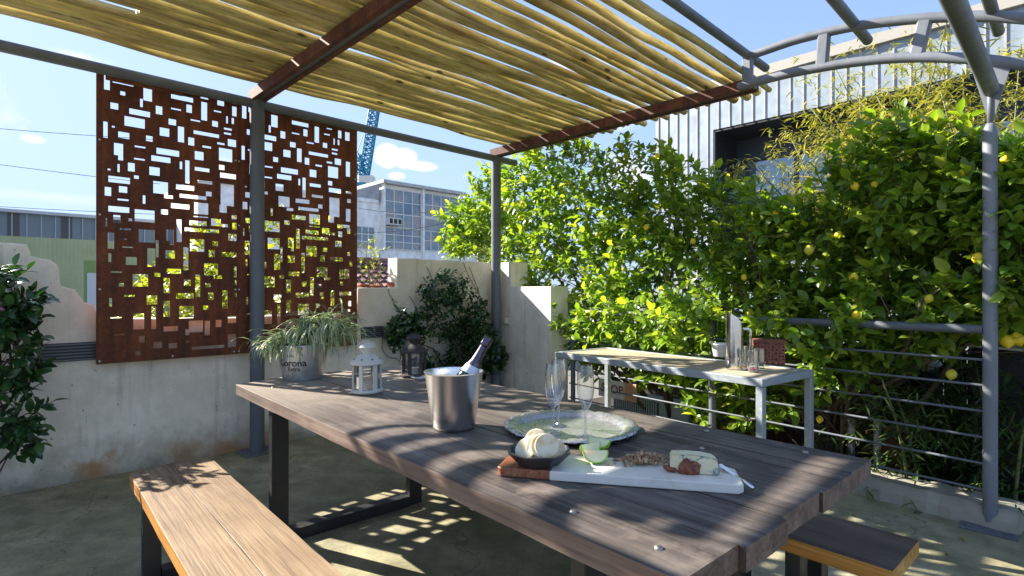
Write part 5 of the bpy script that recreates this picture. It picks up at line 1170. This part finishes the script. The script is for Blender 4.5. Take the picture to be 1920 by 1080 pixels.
# ------------------------------------------------------------------ crane
CY = 90.0; cb = PY(684, 372, CY); CR = thing('tower_crane', 'distant blue lattice tower crane beside the white building', 'crane', Vector((cb.x, cb.y, -3)))
blu = mat('crane_blue', (.02, .22, .36), .5); wgr = mat('crane_white', (.6, .6, .58), .5)
def lattice(a, b_, w_, k, r, m_, name):
    a, b_ = Vector(a), Vector(b_); d = (b_ - a).normalized(); s1 = d.cross(Vector((0, 1, 0))).normalized(); s2 = d.cross(s1); bb = MB(); cs_ = [(1, 1), (1, -1), (-1, -1), (-1, 1)]
    P_ = lambda t, c: a.lerp(b_, t) + s1 * c[0] * w_ / 2 + s2 * c[1] * w_ / 2
    for c in cs_: bb.tube([P_(0, c), P_(1, c)], r, 5)
    for i in range(k):
        for c, c2 in zip(cs_, cs_[1:] + cs_[:1]): bb.tube([P_(i / k, c), P_((i + 1) / k, c2)], r * .6, 4); bb.tube([P_(i / k, c), P_(i / k, c2)], r * .6, 4)
    return bb.build(name, m_, CR)
lattice((cb.x, cb.y, -3), PY(684, 348, CY), 1.7, 20, .16, blu, 'mast'); lattice(PY(681, 340, CY), PY(706, 180, CY), 1.3, 16, .15, blu, 'jib'); lattice(PY(684, 345, CY), PY(668, 290, CY), 1.0, 6, .13, blu, 'a_frame'); 
MB().tube([PY(668, 290, CY), PY(706, 182, CY)], .08, 5).build('tie', blu, CR); MB().tube([PY(668, 290, CY), PY(694, 345, CY)], .1, 5).build('tie', blu, CR)
MB().cbox(PY(688, 338, CY), (2.4, 1.8, 1.3), .1).build('cab', wgr, CR); MB().cbox(PY(673, 352, CY), (2.6, 2, 1.5), .1).build('counterweight', blu, CR)
# utility pole and wires
up0 = PY(897, 392, 30); UP = thing('utility_pole', 'distant thin utility pole with a cross arm right of the white building', 'pole', Vector((up0.x, up0.y, -3)))
MB().tube([Vector((up0.x, up0.y, -3)), up0], .07, 8).build('pole', mat('pale_pole', (.3, .32, .26), .7), UP); a_, b_ = PY(873, 384, 30), PY(899, 399, 30); MB().tube([a_, b_], .06, 6).build('cross_arm', MT['bark_gap'], UP)
bi = MB()
for f_ in (.1, .35, .7): q = a_.lerp(b_, f_); bi.tube([q, q + Vector((0, 0, .22))], .05, 6)
bi.build('insulators', MT['ink'], UP)
wm_ = mat('wire_black', (.02, .02, .02), .6)
def wire(a, b_, sag, r, lab):
    q = []
    for i in range(17): t_ = i / 16; v = a.lerp(b_, t_); v.z -= sag * 4 * t_ * (1 - t_); q.append(v)
    tag(MB().tube(q, r, 5).build('overhead_wire', wm_), lab, 'wire', 'overhead wires')
wire(PY(-500, 190, 22), PY(300, 262, 26), .15, .013, 'highest overhead wire crossing the sky at the far left'); wire(PY(-500, 235, 22), PY(300, 345, 26), .12, .013, 'middle overhead wire crossing the sky at the far left'); wire(PY(-500, 352, 22), PY(300, 402, 26), .1, .013, 'lowest overhead wire just above the green shed roof')
for k, (y0, y1, lab) in enumerate(((395, 372, 'upper overhead wire between the white building and the utility pole'), (440, 385, 'lower overhead wire between the white building and the utility pole'))): wire(PY(672, y0 - 5, 34), PY(895, y1 + 14, 30), .35, .016, lab)
wire(PY(885, 388, 30), PY(1500, 330, 24), .3, .014, 'overhead wire running right from the utility pole behind the lemon trees')
for o in bpy.data.objects:
    if o.get('kind') == 'structure' and 'label' in o: del o['label']

# fallen leaves and grit on the terrace floor
random.seed(3); P, D, U = [], [], []
for i in range(70):
    if i < 30: q = W(random.uniform(-1.2, 1.6), random.uniform(-.1, .5), .006)
    elif i < 50: q = R(random.uniform(0, 2.2), random.uniform(-.6, -.05), .006)
    else: q = Vector((random.uniform(-1.6, 3.2), random.uniform(1.2, 3.6), .006))
    a = random.uniform(0, 6.28); P.append(q); D.append(Vector((math.cos(a), math.sin(a), .05))); U.append(Vector((0, 0, 1)))
n1 = len(P); Ls = rng.uniform(.015, .045, n1); tag(leaves('fallen_leaves', P, D, U, Ls, Ls * .5, rng.random(n1), m_leaf('dead_leaf', (.12, .07, .02), (.25, .17, .05), (.4, .32, .12), .1)), 'scattered small dead leaves on the terrace floor', 'leaves', kind='stuff')
